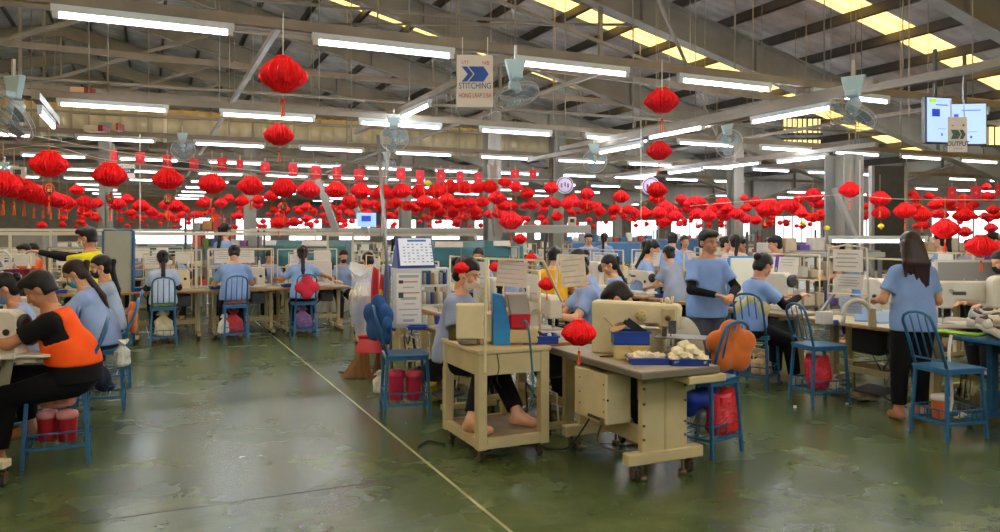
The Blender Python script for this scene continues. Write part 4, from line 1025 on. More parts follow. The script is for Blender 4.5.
tray(cab(-.05, -.24, .0), R(-24.7), 'small blue tray at the foot of the white shelf cabinet', .16, .12, .035)
for k in range(4):
    mb = MB(); mb.box((0, 0, .04), (.05, .07, .08), [whitep, mat('tan_cloth', 'cdb98e', .9), bluep, paper][k], None, .008); o = mb.build('supply_box'); o.location = cab(.04+.058*k, -.04, .02); o.rotation_euler = (0, 0, R(-24.7)); tag(o, '%s packet on the bottom shelf of the white cabinet' % ['white', 'tan', 'blue', 'pale grey'][k], 'packet')
# A-frame calendar
cc = cab(-.05, 0, H_+.002)
t = thing('desk_calendar', 'large blue-backed A-frame calendar standing on the white cabinet', 'calendar', cc, R(-24.7)+R(24))
cb_ = mat('calendar_blue', '16307e', .5)
def vb(a, b, c): return
mb = MB(); mb.poly([(-.19, -.10, 0), (.17, -.10, 0), (.16, -.005, .28), (-.18, -.005, .28)], (0, .004, 0), cb_); mb.poly([(-.19, .10, 0), (.17, .10, 0), (.16, .0, .28), (-.18, .0, .28)], (0, .004, 0), cb_); mb.poly([(-.19, -.10, 0), (.17, -.10, 0), (.17, .10, 0), (-.19, .10, 0)], (0, 0, .004), cb_)
mb.poly([(-.19, -.10, 0), (-.19, .10, 0), (-.18, 0, .28)], (.004, 0, 0), cb_); mb.build('stand', None, t)
def cp(x, s): return (x, -.103+.095*s, .28*s)
mb = MB(); y_ = lambda s: -.106+.095*s
mb.poly([(-.165, y_(.09), .28*.09), (.155, y_(.09), .28*.09), (.15, y_(.97), .28*.97), (-.165, y_(.97), .28*.97)], (0, -.003, 0), mat('calendar_page', 'dfe6f0', .6)); pg = mb.build('page', None, t)
mb = MB(); mb.poly([(-.08, y_(.86)-.004, .28*.86), (.10, y_(.86)-.004, .28*.86), (.10, y_(.93)-.004, .28*.93), (-.08, y_(.93)-.004, .28*.93)], (0, -.001, 0), mat('calendar_header', '3a62b0', .6))
for r_ in range(7):
    for c_ in range(7):
        s_ = .76-.095*r_; x = -.13+.043*c_
        if (r_*7+c_)*7 % 5 != 0: mb.poly([(x, y_(s_)-.004, .28*s_), (x+.022, y_(s_)-.004, .28*s_), (x+.022, y_(s_+.03)-.004, .28*(s_+.03)), (x, y_(s_+.03)-.004, .28*(s_+.03))], (0, -.001, 0), mat('print_blue', '6d7f9e', .8) if c_ else mat('print_red', 'b8756c', .8))
mb.build('printing', None, pg)
# grey pole leaning up beside the cabinet
mb = MB(); mb.tube([PZ(393, 7.6, .0), PZ(387, 7.6, 1.3), PZ(378, 7.6, 2.6)], .018, steel, 8); tag(mb.build('pole'), 'thin grey metal pole rising from the floor beside the white cabinet', 'pole')
# brooms, dustpans and bags on the pole
brist = mat('broom_bristle', '8a5f38', .9, var=.4, scale=40, bump=.6, stretch=(1, 1, .1))
def broom(px, py, Y, hpx, hpy, m, hm, label, w=.16):
    b = P(px, py, Y); b.z = .0; tp = P(hpx, hpy, Y-.05)
    t = thing('broom', label, 'broom', b); tl = tp-b; n = tl.normalized()
    mb = MB(); vs = []; fs = []; N_ = 16
    for i in range(5):
        s_ = i/4; c = n*(.34*s_); ww = w*(1-.75*s_); dd = .06*(1-.5*s_)
        for j in range(N_): a = 2*PI*j/N_; k_ = 1+.12*(-1)**j; vs.append((c.x+ww*k_*math.cos(a)*CA, c.y-ww*k_*math.cos(a)*SA+dd*math.sin(a), max(.004, c.z+.02*(i == 0)*(j % 2))))
    for i in range(4):
        for j in range(N_): fs.append((i*N_+j, i*N_+(j+1) % N_, (i+1)*N_+(j+1) % N_, (i+1)*N_+j))
    fs.append(tuple(range(N_))[::-1]); fs.append(tuple(range(4*N_, 5*N_))); mb.raw(vs, fs, m, False); mb.build('bristles', None, t)
    mb = MB(); mb.tube([n*.3, tl], .012, hm, 8); mb.build('handle', None, t)
    return t
broom(356, 372, 8.5, 384, 285, brist, mat('red_handle', 'd0201c', .4), 'brown grass broom with red handle beside the hanging bags')
broom(376, 372, 8.3, 386, 270, mat('broom_dark', '6b3a26', .9, var=.4), mat('orange_handle', 'dc7a2c', .4), 'dark bristle broom with orange handle right of the grass broom', .06)
mb = MB(); b = P(372, 352, 8.15); mb.poly([(-.17, -.02, 0), (.17, -.02, 0), (.15, .14, .05), (-.15, .14, .05)], (0, 0, .015), red, None, .004); mb.box((0, .14, .07), (.3, .02, .07), red); o = mb.build('dustpan'); o.location = b; o.rotation_euler = (R(50), 0, R(-24.7)); tag(o, 'red dustpan hung low in front of the brooms', 'dustpan')
mb = MB(); mb.box((0, 0, .006), (.14, .09, .012), dark, None, .003); o = mb.build('floor_pad'); o.location = G(345, 372, 0); tag(o, 'small black pad lying on the floor left of the brooms', 'pad')
# ribbons / cloth strips hanging from the pole
for k, (px, c, w, y1, y0) in enumerate(((376, 'd2242a', .045, 268, 340), (384, 'c9302c', .05, 275, 338), (381, 'd8b23c', .02, 290, 345), (389, '2c6fc4', .06, 265, 330), (393, '1f4fa0', .04, 268, 325))):
    Y = 8.0-.05*k; a = P(px, y1, Y); b = P(px-3 if k < 2 else px+1, y0, Y); mb = MB(); n_ = 10; vs = []; fs = []
    for i in range(n_+1):
        s_ = i/n_; c_ = a.lerp(b, s_)
        for j in range(7): f_ = (j-3)/3; vs.append((c_.x+w*f_*CA*(.6+.4*s_), c_.y-w*f_*SA+.018*math.sin(j*2.1+i*.7), c_.z+.01*math.sin(j)))
    for i in range(n_):
        for j in range(6): fs.append((i*7+j, i*7+j+1, i*7+j+8, i*7+j+7))
    mb.raw(vs, fs, mat('ribbon_'+c, c, .6, var=.2, scale=10)); o = mb.build('hanging_cloth'); sm_ = o.modifiers.new('t', 'SOLIDIFY'); sm_.thickness = .008
    tag(o, '%s cloth strip hanging among the brooms by the pole' % ['long red', 'darker red', 'thin yellow', 'wide blue', 'narrow dark blue'][k], 'cloth strip')
clear = mat('bag_clear', 'f2f4f2', .3, alpha=.38, bump=.6, scale=10, var=.1)
qb = P(361, 350, 8.2); bag((qb.x, qb.y, .50), .46, .3, .74, clear, 'large clear plastic bag of blue and white scraps hanging on the pole', seed=4, taper=.75)
blob('scrap_heap', (qb.x, qb.y, .64), [('s', (0, 0, .02), (.045, .045, .10)), ('s', (0, 0, .14), (.075, .06, .08)), ('s', (.02, 0, .22), (.05, .05, .05))], mat('blue_scraps', '3a62ad', .8, var=.4, scale=20), 'blue scraps in the bottom of the large clear hanging bag', 'scraps')
blob('scrap_heap', (qb.x, qb.y, .94), [('s', (0, 0, .0), (.13, .09, .07)), ('s', (-.05, 0, .04), (.07, .06, .05)), ('s', (.05, 0, .03), (.06, .06, .06))], mat('white_scraps', 'd9d2c4', .8, var=.2, scale=20), 'white scraps at the top of the large clear hanging bag', 'scraps')
qg = G(381, 392, 0); bag((qg.x, qg.y, 0), .16, .16, .2, bagm('d8d6cc', 'white'), 'small white bag on the floor below the brooms', seed=5)
qg = G(372, 388, 0); 
qg = G(396, 384, 0); bag((qg.x, qg.y+.2, 0), .16, .14, .26, bagm('a8bf4a', 'lime'), 'lime green bag on the floor behind the blue-cushioned stool', seed=6)
# blue-cushioned stool with two red jugs
st = PZ(405, 6.75, 0); r_ = RZ(1, .25); o = stool.put(st, r_, 'empty blue stool with a dark blue cushion on its back, beside the wood-edged table')
dv = Vector((-math.sin(r_), math.cos(r_), 0)); sd = Vector((math.cos(r_), math.sin(r_), 0))
cushion('back_cushion', st-dv*.235+Vector((0, 0, .86)), r_+.5, bluef, 'dark blue flower-shaped cushion tied to the back of the empty stool', 5, .22, .05)
cushion('back_cushion', st-dv*.18+sd*.07+Vector((0, 0, .80)), r_+.1, bluef, 'second blue cushion squeezed in front of the first on the empty stool', 5, .17, .04)
for k in (-1, 1): bottle(st+Vector((CA*.078*k, -SA*.078*k, .139)), .072, .27, mat('jug_red', ['', 'b01a34', 'c42a4e'][k], .35), ['', 'pinkish red jug on the right', 'dark red jug on the left'][k]+' in the rack of the empty blue stool', mat('jug_lid', 'd0485c', .4) if k == 1 else None, False)
q = G(432, 400, 0); bag((q.x, q.y, 0), .18, .16, .16, mat('bag_yellow', 'cfc24a', .4, var=.25, scale=14, bump=.6), 'yellow and white bag on the floor at the left of the wheeled desk', seed=9)
blob('dark_bag', (q.x+.05, q.y+.1, .15), [('s', (0, 0, .1), (.11, .09, .13)), ('c', (-.05, 0, .2), (.05, 0, .2), .03, .03)], mat('bag_brown', '2c211d', .7, var=.3), 'dark brown bag above the yellow bag by the wheeled desk', 'bag')
cable([G(418, 447, .012), G(428, 441, .012), G(445, 444, .012)], .008, dark, 'cable', None, 'black cable end on the floor by the wheeled desk caster')
# ================================================================== right of the near table: stool with orange cushion
st = Vector((3.74, 4.50, 0)); r_ = RZ(-.75, .9); o = stool.put(st, r_, 'blue stool holding the orange cushion, right of the nearest table')
dv = Vector((-math.sin(r_), math.cos(r_), 0)); sd = Vector((math.cos(r_), math.sin(r_), 0))
cushion('back_cushion', P(731, 347, 5.50), R(-24.7)+.2, orangef, 'big orange flower-shaped cushion tied to the blue stool back', 5, .20, .055)
bag(st+Vector((.09, -.07, .14)), .27, .22, .30, bagm('c8202a', 'red'), 'shiny red plastic bag in the rack of the stool with the orange cushion', False, seed=12)
bag(st+sd*.06+Vector((-.06, -.03, .14)), .16, .16, .24, mat('bag_grey', 'b9b6b4', .3, alpha=.85, bump=.6), 'translucent grey bag beside the red bag in the same rack', seed=13)
blob('blue_bundle', st+Vector((-.02, 0, .40)), [('s', (-.06, -.04, 0), (.12, .10, .07)), ('s', (.06, .0, .02), (.09, .10, .06)), ('s', (-.12, 0, -.06), (.05, .09, .08))], mat('blue_bundle', '1f3fa8', .7, var=.3, scale=10, bump=.5), 'crumpled bright blue bundle under the seat of the stool with the orange cushion', 'bundle')
# second stool behind with cream cushion, under the seated woman
st2 = PZ(757, 8.05, 0); r2 = RZ(.75, 1); stool_tall.put(st2, r2, 'blue stool with a cream cushion carrying the woman at the right-hand row')
dv = Vector((-math.sin(r2), math.cos(r2), 0)); sd = Vector((math.cos(r2), math.sin(r2), 0))
cushion('back_cushion', st2-dv*.16+Vector((0, 0, .80)), r2, creamf, 'cream flower-shaped cushion behind the back of the seated woman', 5, .19, .045)
flatcushion(st2+Vector((0, 0, .585)), r2, mat('green_white_pad', 'a9b27a', .9, var=.4, scale=14), 'pale green patterned seat pad under the seated woman on the right')
bag(st2+Vector((.02, -.05, .14)), .24, .2, .2, bagm('d8b98c', 'tan'), 'tan and white bag in the rack under the seated woman on the right', seed=15)
q = st2-dv*.1-sd*.33; blob('dark_blue_bag', (q.x, q.y, 0), [('s', (0, 0, .08), (.13, .1, .09)), ('s', (.05, 0, .12), (.07, .07, .08))], mat('navy_cloth', '23336b', .8, var=.3), 'dark blue bag on the floor beside the cream-cushioned stool', 'bag')
# empty stool with red bag
st3 = PZ(819, 7.28, 0); r3 = RZ(1, .25); stool_plain.put(st3, r3, 'empty blue stool with a red bag in its rack, middle of the right-hand row')
bag(st3+Vector((-.0, -.0, .14)), .27, .22, .30, bagm('cc2030', 'red2'), 'bright red plastic bag in the rack of the empty stool on the right', False, seed=17)
bag(st3+Vector((.1, -.06, .14)), .14, .14, .12, bagm('dcd6ce', 'white'), 'small white bag beside the red bag in the empty stool rack', seed=18)
# stool by the standing woman
st4 = PZ(948, 6.08, 0); r4 = RZ(1, .3); stool_tall.put(st4, r4, 'empty tall-backed blue stool with an orange cup, behind the standing woman')
bottle(st4+Vector((-.05, .03, .14)), .065, .19, mat('orange_jug', 'd86a3a', .45), 'orange cup with white band in the rack of the tall-backed stool', whitep, False, 'cup')
for k in range(3):
    mb = MB(); mb.box((0, 0, .006), (.1, .03, .012), whitep if k else yellowm, None, .003); o = mb.build('white_scrap'); o.location = st4+Vector((.06+.02*k, -.05, .142+.013*k)); o.rotation_euler = (0, 0, k*.5); tag(o, 'flat pale scrap lying in the rack beside the orange cup', 'scrap', 'scraps beside the orange cup')
# ================================================================== right-hand row
table_wl = make_table(1.35, .62, .75, mat('white_laminate', 'd6cfb8', .4, var=.1), woodedge); table_wl.location = (6.41, 5.17, 0); table_wl.rotation_euler = (0, 0, R(-90)); tag(table_wl, 'long wood-edged white table in front of the standing woman', 'table')
bt = make_table(1.3, .62, .75, mat('blue_top', '4f6b84', .5, var=.2), blue, blue, 'work_table'); bt.location = (6.47, 3.6, 0); bt.rotation_euler = (0, 0, R(-90)); tag(bt, 'blue-framed table heaped with shoe parts at the right edge', 'table')
g1 = P(947, 327, 6.6); mb = MB(); mb.box((0, 0, .006), (.4, .16, .012), mat('lime_cloth', '8fc832', .8), None, .004); o = mb.build('green_mat'); o.location = (6.28, 4.28, .757); o.rotation_euler = (0, 0, R(-80)); tag(o, 'lime green mat on the edge beside the standing woman', 'mat')
cable([PZ(951, 6.3, .77), PZ(949, 6.25, .6), PZ(952, 6.2, .3), PZ(950, 6.2, .15)], .012, whitep, 'white_strap', None, 'white strap hanging from the lime green mat'); bpy.data.objects['white_strap']['category'] = 'strap'
rg = random.Random(5); shoem = [mat('upper_white', 'dedad0', .8), mat('upper_grey', 'a8a7a2', .8), mat('upper_cream', 'cfc6b2', .8)]
def upper(m):
    mb = MB(); vs = []; fs = []; n = 12
    for i in range(9):
        s_ = i/8; w = .045*(math.sin(PI*(.12+.8*s_))**.6); hh = .035+.05*s_
        for j in range(n): a = 2*PI*j/n; vs.append((-.12+.24*s_, w*math.cos(a), hh*(.5+.5*math.sin(a))))
    for i in range(8):
        for j in range(n): fs.append((i*n+j, i*n+(j+1) % n, (i+1)*n+(j+1) % n, (i+1)*n+j))
    fs += [tuple(range(n))[::-1], tuple(range(8*n, 9*n))]; mb.raw(vs, fs, m); mb.ell((.06, 0, .075), (.045, .022, .018), dgrey, 10); return mb.build('shoe_upper')
ups = [upper(m) for m in shoem]; uu = set()
def put_upper(loc, rot, lab, grp):
    i = rg.randrange(3); o = ups[i]
    if i in uu: o = o.copy(); COL.objects.link(o)
    uu.add(i); o.location = loc; o.rotation_euler = rot; tag(o, lab, 'shoe upper', grp)
for k in range(80):
    v = rg.uniform(3.05, 4.15); u = 6.2+rg.uniform(.0, .55); put_upper((u, v, .765+.2*rg.random()*math.sin(PI*min(1, (u-6.15)/.6))), (rg.uniform(-.5, .5), rg.uniform(-.4, .4), rg.uniform(0, 6)), 'pale shoe upper heaped on the blue-framed table at the right edge', 'shoe uppers on the blue table')
tray((6.60, 4.02, .80), R(20), 'blue tray half buried in shoe uppers on the right', .3, .22, .08)
blob('green_bundle', (6.6, 4.02, .87), [('s', (0, 0, .02), (.12, .1, .06))], mat('green_cloth', '7fa884', .9, var=.2), 'grey-green bundle lying in the blue tray on the right', 'bundle')
mach_b.put((6.75, 5.75-.1, .755), R(-90)+.1, 'large white sewing machine between the seated woman and the document frame')
# big white machine at far right
q_ = PZ(970, 6.95, .757); mach_b.put((q_.x, q_.y, .757), R(-30), 'large white sewing machine behind the heaped shoe uppers', scale=1.05)
q_ = PZ(1032, 6.7, .757); mach_b.put((q_.x, q_.y, .757), R(-38), 'white sewing machine at the right edge behind the heap', scale=1.2)
mt = make_table(2.6, .7, .75); mt.location = (7.2, 3.9, 0); mt.rotation_euler = (0, 0, R(90)); tag(mt, 'grey-topped table behind the blue-framed table at the right edge', 'table')
# document frame on the wood-edged table
fr0 = PZ(829, 7.35, .757); fr1 = PZ(868, 7.1, .757)
t = thing('document_stand', 'cream stand holding printed cards beside the curved white lamp', 'stand', ((fr0.x+fr1.x)/2, (fr0.y+fr1.y)/2, .757), math.atan2(fr1.y-fr0.y, fr1.x-fr0.x))
mb = MB(); mb.tube([(-.19, 0, 0), (-.19, .02, .72), (-.02, .02, .75), (.16, .02, .72), (.19, 0, 0)], .010, creamw, 6); mb.cyl((-.19, 0, .28), (.19, 0, .28), .008, creamw, 6); mb.build('frame', None, t)
for k, (x, z, w, h, c) in enumerate(((.0, .60, .27, .21, 'e6e2d8'), (.02, .40, .25, .14, 'dfe0dc'), (.03, .18, .2, .16, 'a9c0e4'))):
    mb = MB(); mb.box((x, -.01, z), (w, .006, h), mat('card_'+c, c, .6)); cd = mb.build('card', None, t); mb = MB()
    for j in range(4): mb.box((x-.02*(j % 2), -.016, z+h*.3-j*h*.19), (w*.7, .002, h*.05), ink)
    mb.build('printing', None, cd)
q = PZ(857, 7.0, .757); mb = MB(); mb.tube([(-.13, 0, .01), (-.12, 0, .1)]+[(-.12+.0, 0, .1)]+[(.0+.12*math.cos(a), 0, .12+.12*math.sin(a)) for a in [PI-PI*i/8 for i in range(9)]]+[(.125, 0, .0)], .022, creamw, 10); o = mb.build('curved_arm'); o.location = q; o.rotation_euler = (0, 0, R(-30)); tag(o, 'curved white arm arching over the wood-edged table', 'lamp arm')
q = PZ(824, 7.2, .757); mb = MB(); mb.box((0, 0, .06), (.13, .1, .12), whitep, None, .006); o = mb.build('white_box'); o.location = q; o.rotation_euler = (0, 0, -.2); tag(o, 'small white box on the table left of the curved arm', 'box')
q = PZ(836, 7.1, .757); mb = MB(); mb.lathe([(.02, 0), (.024, .005), (.024, .045), (.015, .05)], (0, 0, 0), bluep, 14); o = mb.build('blue_jar'); o.location = q; tag(o, 'small dark blue jar beside the white box', 'jar')
q = PZ(873, 6.95, .757); mb = MB(); mb.poly([(-.035, 0, 0), (.035, 0, 0), (.03, 0, .17), (-.03, 0, .17)], (0, .03, 0), beige2, None, .004); o = mb.build('beige_block'); o.location = q; o.rotation_euler = (0, 0, R(-24.7)); tag(o, 'upright beige block on the wood-edged table by the woman', 'block')
for k, (px, Y, c, w, h, rt_) in enumerate(((866, 7.4, '9cc0ee', .2, .16, -.3), (885, 7.25, 'a8caf0', .16, .13, .1), (893, 7.5, 'c6d2dc', .14, .12, .2), (878, 7.7, '2c3f6b', .16, .12, .0))):
    q = PZ(px, Y, .76); mb = MB(); mb.box((0, 0, h/2), (w, .02, h), mat('folder_'+c, c, .45), None, .003); o = mb.build('folder'); o.location = q; o.rotation_euler = (-.7, 0, R(-24.7)+rt_); tag(o, ['pale blue folder leaning beside the curved arm', 'lighter blue folder by the woman\'s elbow', 'greyish folder behind the blue folders', 'dark blue folder behind the others on the wood-edged table'][k], 'folder')
mb = MB(); mb.bar((0, 0, 0), (.12, 0, .17), .05, .02, mat('grey_tool', '7d8288', .4)); o = mb.build('angled_tool'); o.location = PZ(822, 7.35, .87); o.rotation_euler = (0, 0, R(-24.7)); tag(o, 'slanted grey paddle behind the small white box', 'tool')
q = PZ(855, 7.5, 1.12); blob('hanging_bag', q, [('s', (0, 0, 0), (.05, .03, .12)), ('s', (.03, 0, -.1), (.04, .03, .06))], mat('blue_bag', '4f8fe0', .6), 'light blue cloth hanging behind the document stand', 'cloth')
# pallet and clutter on the floor under the row
q = G(865, 400, 0); mb = MB(); mb.box((0, 0, .03), (.7, .22, .03), mat('pallet_wood', '9c8a68', .7, var=.3)); mb.box((0, .05, .055), (.5, .14, .02), mat('cardboard', 'b09a78', .8)); o = mb.build('floor_board'); o.location = (6.35, 5.5, 0); o.rotation_euler = (0, 0, R(80)); tag(o, 'pale wooden board on the floor under the wood-edged table', 'board')
for (px, py) in ((795, 408), (847, 405), (150, 0))[:2]:
    mb = MB(); mb.box((0, 0, .012), (.03, .02, .024), whitep, None, .004); o = mb.build('paper_scrap'); o.location = G(px, py, 0); tag(o, 'tiny white scrap on the floor %s the empty stool with the red bag' % ('left of' if px < 800 else 'right of'), 'scrap')
# ================================================================== machine rows in the body of the hall
fm_ = [('cream', mach_c), ('white', mach_w), ('white post-bed', mach_p)]
def far_table():
    mb = MB(); mb.box((0, 0, .735), (1.15, .58, .03), lam); mb.box((0, -.291, .735), (1.15, .01, .03), woodedge)
    for q in (-1, 1): mb.box((q*.45, 0, .4), (.05, .07, .66), beige); mb.box((q*.45, 0, .05), (.05, .5, .05), beige)
    mb.box((.2, 0, .6), (.2, .2, .18), dgrey); mb.box((0, .05, .2), (.9, .03, .06), beige); return mb.build('sewing_table')
def far_machine(m):
    mb = MB(); p, e = arm_profile(.5, .34, m, .12); mb.poly(p, e, m); mb.box((0, 0, .02), (.54, .2, .04), m); mb.cyl((.25, 0, .24), (.29, 0, .24), .06, dark, 10); mb.box((-.2, -.07, .2), (.05, .03, .15), steel); return mb.build('sewing_machine')
def far_stand(k):
    mb = MB(); h = .6
    for x in (-.5, .5): mb.box((x, 0, h/2), (.018, .018, h), cream)
    mb.box((0, 0, h), (1., .018, .018), cream); mb.box((0, 0, h*.5), (1., .015, .015), cream)
    if k: mb.box((-.25, -.015, h-.12), (.28, .005, .2), paper); mb.box((.12, -.015, h-.1), (.22, .005, .17), paper)
    for i in range(4): mb.lathe([(.028, 0), (.012, .11)], (-.3+.17*i, .03, h*.52), spoolc[i], 8)
    return mb.build('thread_stand')
FT = Proto(far_table()); FM = [Proto(far_machine(cream)), Proto(far_machine(creamw))]; FS = [Proto(far_stand(0)), Proto(far_stand(1))]
for pr, c in ((FT, 'table'), (FM[0], 'sewing machine'), (FM[1], 'sewing machine'), (FS[0], 'stand'), (FS[1], 'stand')): pr.root['category'] = c
rg = random.Random(21)
AVOID = [(*c2w((x-500)/F*Y, Y), r) for x, Y, r in ((168, 16.5, 1.3), (268, 16.6, 1.1), (318, 16, 1.2), (450, 14.5, 1.2), (496, 15, 1.1), (208, 15.5, .9), (240, 16, .9), (800, 11.5, 1.3), (860, 13, 1.3), (968, 12, 1.4), (600, 22, 2.2), (712, 24, 2.1),
 (844, 12.5, .9), (888, 13.2, .9), (106, 19, .9), (492, 17, .9), (556, 21, .9), (250, 22, .9), (735, 20, .9), (405, 23, .9), (606, 18, 1.0), (672, 14, 1.0), (748, 9.6, .6), (223, 13.6, .5), (672, 12, .6), (735, 11.5, .6), (588, 15.5, .6), (604, 17.5, .6), (700, 17, .6), (944, 10.8, .6), (783, 11, .6), (985, 11.2, .6))]
def station(u, v, rz, where, near, k, idx=None, tr=True, lamp_=False, table=True, mac=True):
    """one worker's place. where = phrase; near -> detailed prototypes"""
    if not near and any((u-a)**2+(v-b)**2 < r*r for a, b, r in AVOID): return
    rot = lambda x, y: (u+x*math.cos(rz)-y*math.sin(rz), v+x*math.sin(rz)+y*math.cos(rz))
    pos = (' ' + idx) if idx else ''
    g = None if idx else 'stations in '+where
    if table: (table_w if near else FT).put((u, v, 0), rz, ('sewing table in %s%s' % (where, ', '+idx if idx else '')), 'tables in '+where)
    x, y = rot(.08, .02)
    if mac:
        if near: nm, pm = fm_[k % 3]
        else: nm, pm = [('cream', FM[0]), ('white', FM[1])][k % 2]
        pm.put((x, y, .757), rz+.04*((k*7) % 5-2), '%s sewing machine in %s%s' % (nm, where, ', '+idx if idx else ''), '%s sewing machines in %s' % (nm, where))
    x, y = rot(0, .27)
    (([stand, stand1][k % 2]) if near else FS[k % 2]).put((x, y, .757), rz, 'thread stand with sheets in %s%s' % (where, ', '+idx if idx else ''), 'thread stands in '+where)
    if tr and near:
        x, y = rot(-.38, -.12)
        tray((x, y, .757), rz+.1, 'blue tray in %s%s' % (where, ', '+idx if idx else ''), .26, .18, .05, group='blue trays in '+where)
rowc = mat('rail_cream', 'cfc8b0', .5)
# back row: workers seen from behind
Vb = 12.75
for i, u in enumerate((-3.05, -1.95, -.85, .25, 1.35, 2.45)):
    station(u, Vb, 0, 'the row of the three backs', True, i, ORD[i]+' from the left')
for i, u in enumerate((-3.05, -1.95, -.85, .25, 1.35, 2.45)):
    station(u, Vb+.75, PI, 'the row facing the three backs', False, i, ORD[i]+' from the left')
# blue items and hanging thread rails above the back row
for (u0, u1, v, z) in ((-4.4, 3.2, 13.1, 1.62), (-4.4, 3.4, 17.4, 1.7), (3.0, 6.0, 14.2, 1.6)):
    t = thing('overhead_rack', 'long cream rail frame standing over the rows at depth %d metres' % v if False else ('long cream rail frame over the back rows' if v == 13.1 else 'longer cream rail frame further behind the back rows' if v == 17.4 else 'short cream rail frame right of the back rows'), 'rack', (u0, v, 0))
    mb = MB(); mb.bar((0, 0, z), (u1-u0, 0, z), .05, .05, rowc); mb.build('top_rail', None, t); n = int((u1-u0)/2)
    for i in range(n+1):
        mb = MB(); x = (u1-u0)*i/n; mb.bar((x, 0, 0), (x, 0, z), .035, .035, rowc); mb.build('upright', None, t)
# left row (facing left) behind the man in the orange vest
for i, v in enumerate((7.25, 8.35, 9.45)):
    station(-1.28, v, R(90), 'the left-hand row', True, i, ['nearest the vest', 'in the middle', 'furthest back'][i])
# left foreground table with the plate
lt = make_table(1.5, .62, .75, lam, edge); lt.location = (-1.22, 5.62, 0); lt.rotation_euler = (0, 0, R(90)); tag(lt, 'grey-topped table at the left edge in front of the man in the orange vest', 'table')
q = G(30, 356, .765); mb = MB(); mb.poly([(-.2, -.10, 0), (.12, -.10, 0), (.17, -.05, 0), (.17, .06, 0), (.12, .10, 0), (-.2, .10, 0)], (0, 0, .02), creamw, None, .006); mb.bar((-.15, 0, -.02), (-.2, 0, -.3), .05, .05, cream); mb.box((-.02, 0, -.02), (.2, .12, .03), cream); o = mb.build('sewing_plate'); o.location = (q.x, q.y, .765); o.rotation_euler = (0, 0, R(-25)); tag(o, 'rounded white machine plate jutting out under the hands of the man in the vest', 'machine plate')
q = PZ(-8, 5.25, .757); mach_w.put((q.x-.02, q.y, .757), R(-30), 'cream-white machine head at the left edge before the man in the vest')
q = PZ(12, 6.3, .757); mach_w.put((q.x, q.y, .757), R(-15), 'white machine behind the one at the left edge')
mb = MB(); mb.box((0, 0, .015), (.62, .3, .03), mat('turquoise', '5ea6b0', .5), None, .008); o = mb.build('turquoise_board'); o.location = PZ(12, 7.1, 1.10); o.rotation_euler = (0, 0, R(-24.7)); tag(o, 'pale turquoise board at the left edge behind the white machines', 'board')
o.location.z = 1.10
mb = MB(); mb.box((0, 0, .55), (.5, .24, 1.1), dgrey, None, .01); o = mb.build('equipment_box'); o.location = PZ(12, 7.12, 0); o.rotation_euler = (0, 0, R(-24.7)); tag(o, 'grey equipment box carrying the turquoise board', 'box')
mar = mat('maroon_plastic', '8c2038', .5); q = PZ(23, 7.6, 1.13); mb = make_tray(.26, .2, .12, mar)
for k in range(9): mb.box((-.11+.027*k, -.102, .06), (.006, .006, .09), mat('maroon_dark', '5c1424', .6))
o = mb.build('basket'); o.location = (q.x, q.y, 1.14); o.rotation_euler = (0, 0, R(-24.7)); tag(o, 'maroon slatted basket on the left above the turquoise board', 'basket')
mb = MB(); mb.box((0, 0, .57), (.4, .3, 1.14), cream, None, .01); o = mb.build('machine_cabinet'); o.location = (q.x, q.y, 0); o.rotation_euler = (0, 0, R(-24.7)); tag(o, 'cream cabinet under the maroon basket', 'cabinet')
q = PZ(0, 7.4, 1.36); mb = MB(); mb.tube([(.09*math.cos(a), 0, .09*math.sin(a)) for a in [2*PI*i/20 for i in range(20)]], .012, whitep, 6, False, True)
for k in range(3): mb.bar((-.09*math.cos(k*1.05), 0, -.09*math.sin(k*1.05)), (.09*math.cos(k*1.05), 0, .09*math.sin(k*1.05)), .01, .01, whitep)
mb.bar((0, .02, 0), (0, .02, -.6), .02, .02, steel); o = mb.build('spoked_ring'); o.location = q; tag(o, 'white spoked ring at the far left edge', 'ring')
# castered base at lower left edge
q = G(6, 486, 0); t = thing('castered_stand', 'cream castered machine stand at the lower left corner', 'stand', (q.x-.06, q.y, 0), R(-24.7))
mb = MB(); mb.box((-.1, 0, .15), (.36, .09, .05), cream, None, .005); mb.box((-.2, .0, .4), (.06, .08, .5), cream); mb.build('foot_beam', None, t); caster(t, .05, 0, .07)
# jug rack under the vest man's stool, bag on second stool
# left stools
stL = [(-.60, 6.22), (-.85, 7.1), (-.42, 7.9), (-.40, 9.05)]
for i, (u, v) in enumerate(stL):
    r_ = RZ(-1, -.5) if i == 0 else RZ(-1, -.45)
    stool_tall.put((u, v, 0), r_, ['blue stool under the man in the orange vest', 'blue stool under the dark-haired woman behind the vest', 'blue stool under the woman with the brown ponytail', 'blue stool of the last worker in the left row'][i])
q = Vector((-.60, 6.22, .14)); a_ = c2w(.07, 0)
for k in (-1, 1): bottle(q+Vector((a_[0]*k, a_[1]*k, 0)), .066, .22, mat('jug_red%d' % k, 'a81c26', .35), ['', 'right', 'left'][k]+' red jug in the rack under the man in the orange vest', mat('jug_band', 'd88c84', .5), False)
bag(q+Vector((0, .0, .245)), .22, .18, .13, bagm('d88a70', 'pink'), 'pinkish plastic bag squeezed above the red jugs', seed=30)
bag((-.36+.12, 7.9-.25, .42), .14, .12, .22, bagm('c9ccc6', 'white3'), 'small white bag hanging on the stool of the woman with the brown ponytail', seed=31)
blob('dark_pouch', (-.40, 7.75, .3), [('s', (0, 0, 0), (.08, .07, .11)), ('s', (.03, .05, -.08), (.08, .06, .05)), ('c', (0, 0, .1), (0, .02, .2), .012, .012)], mat('pouch_cloth', '1c2440', .8, var=.3), 'dark pouch hanging under the seat of the ponytail woman', 'pouch')
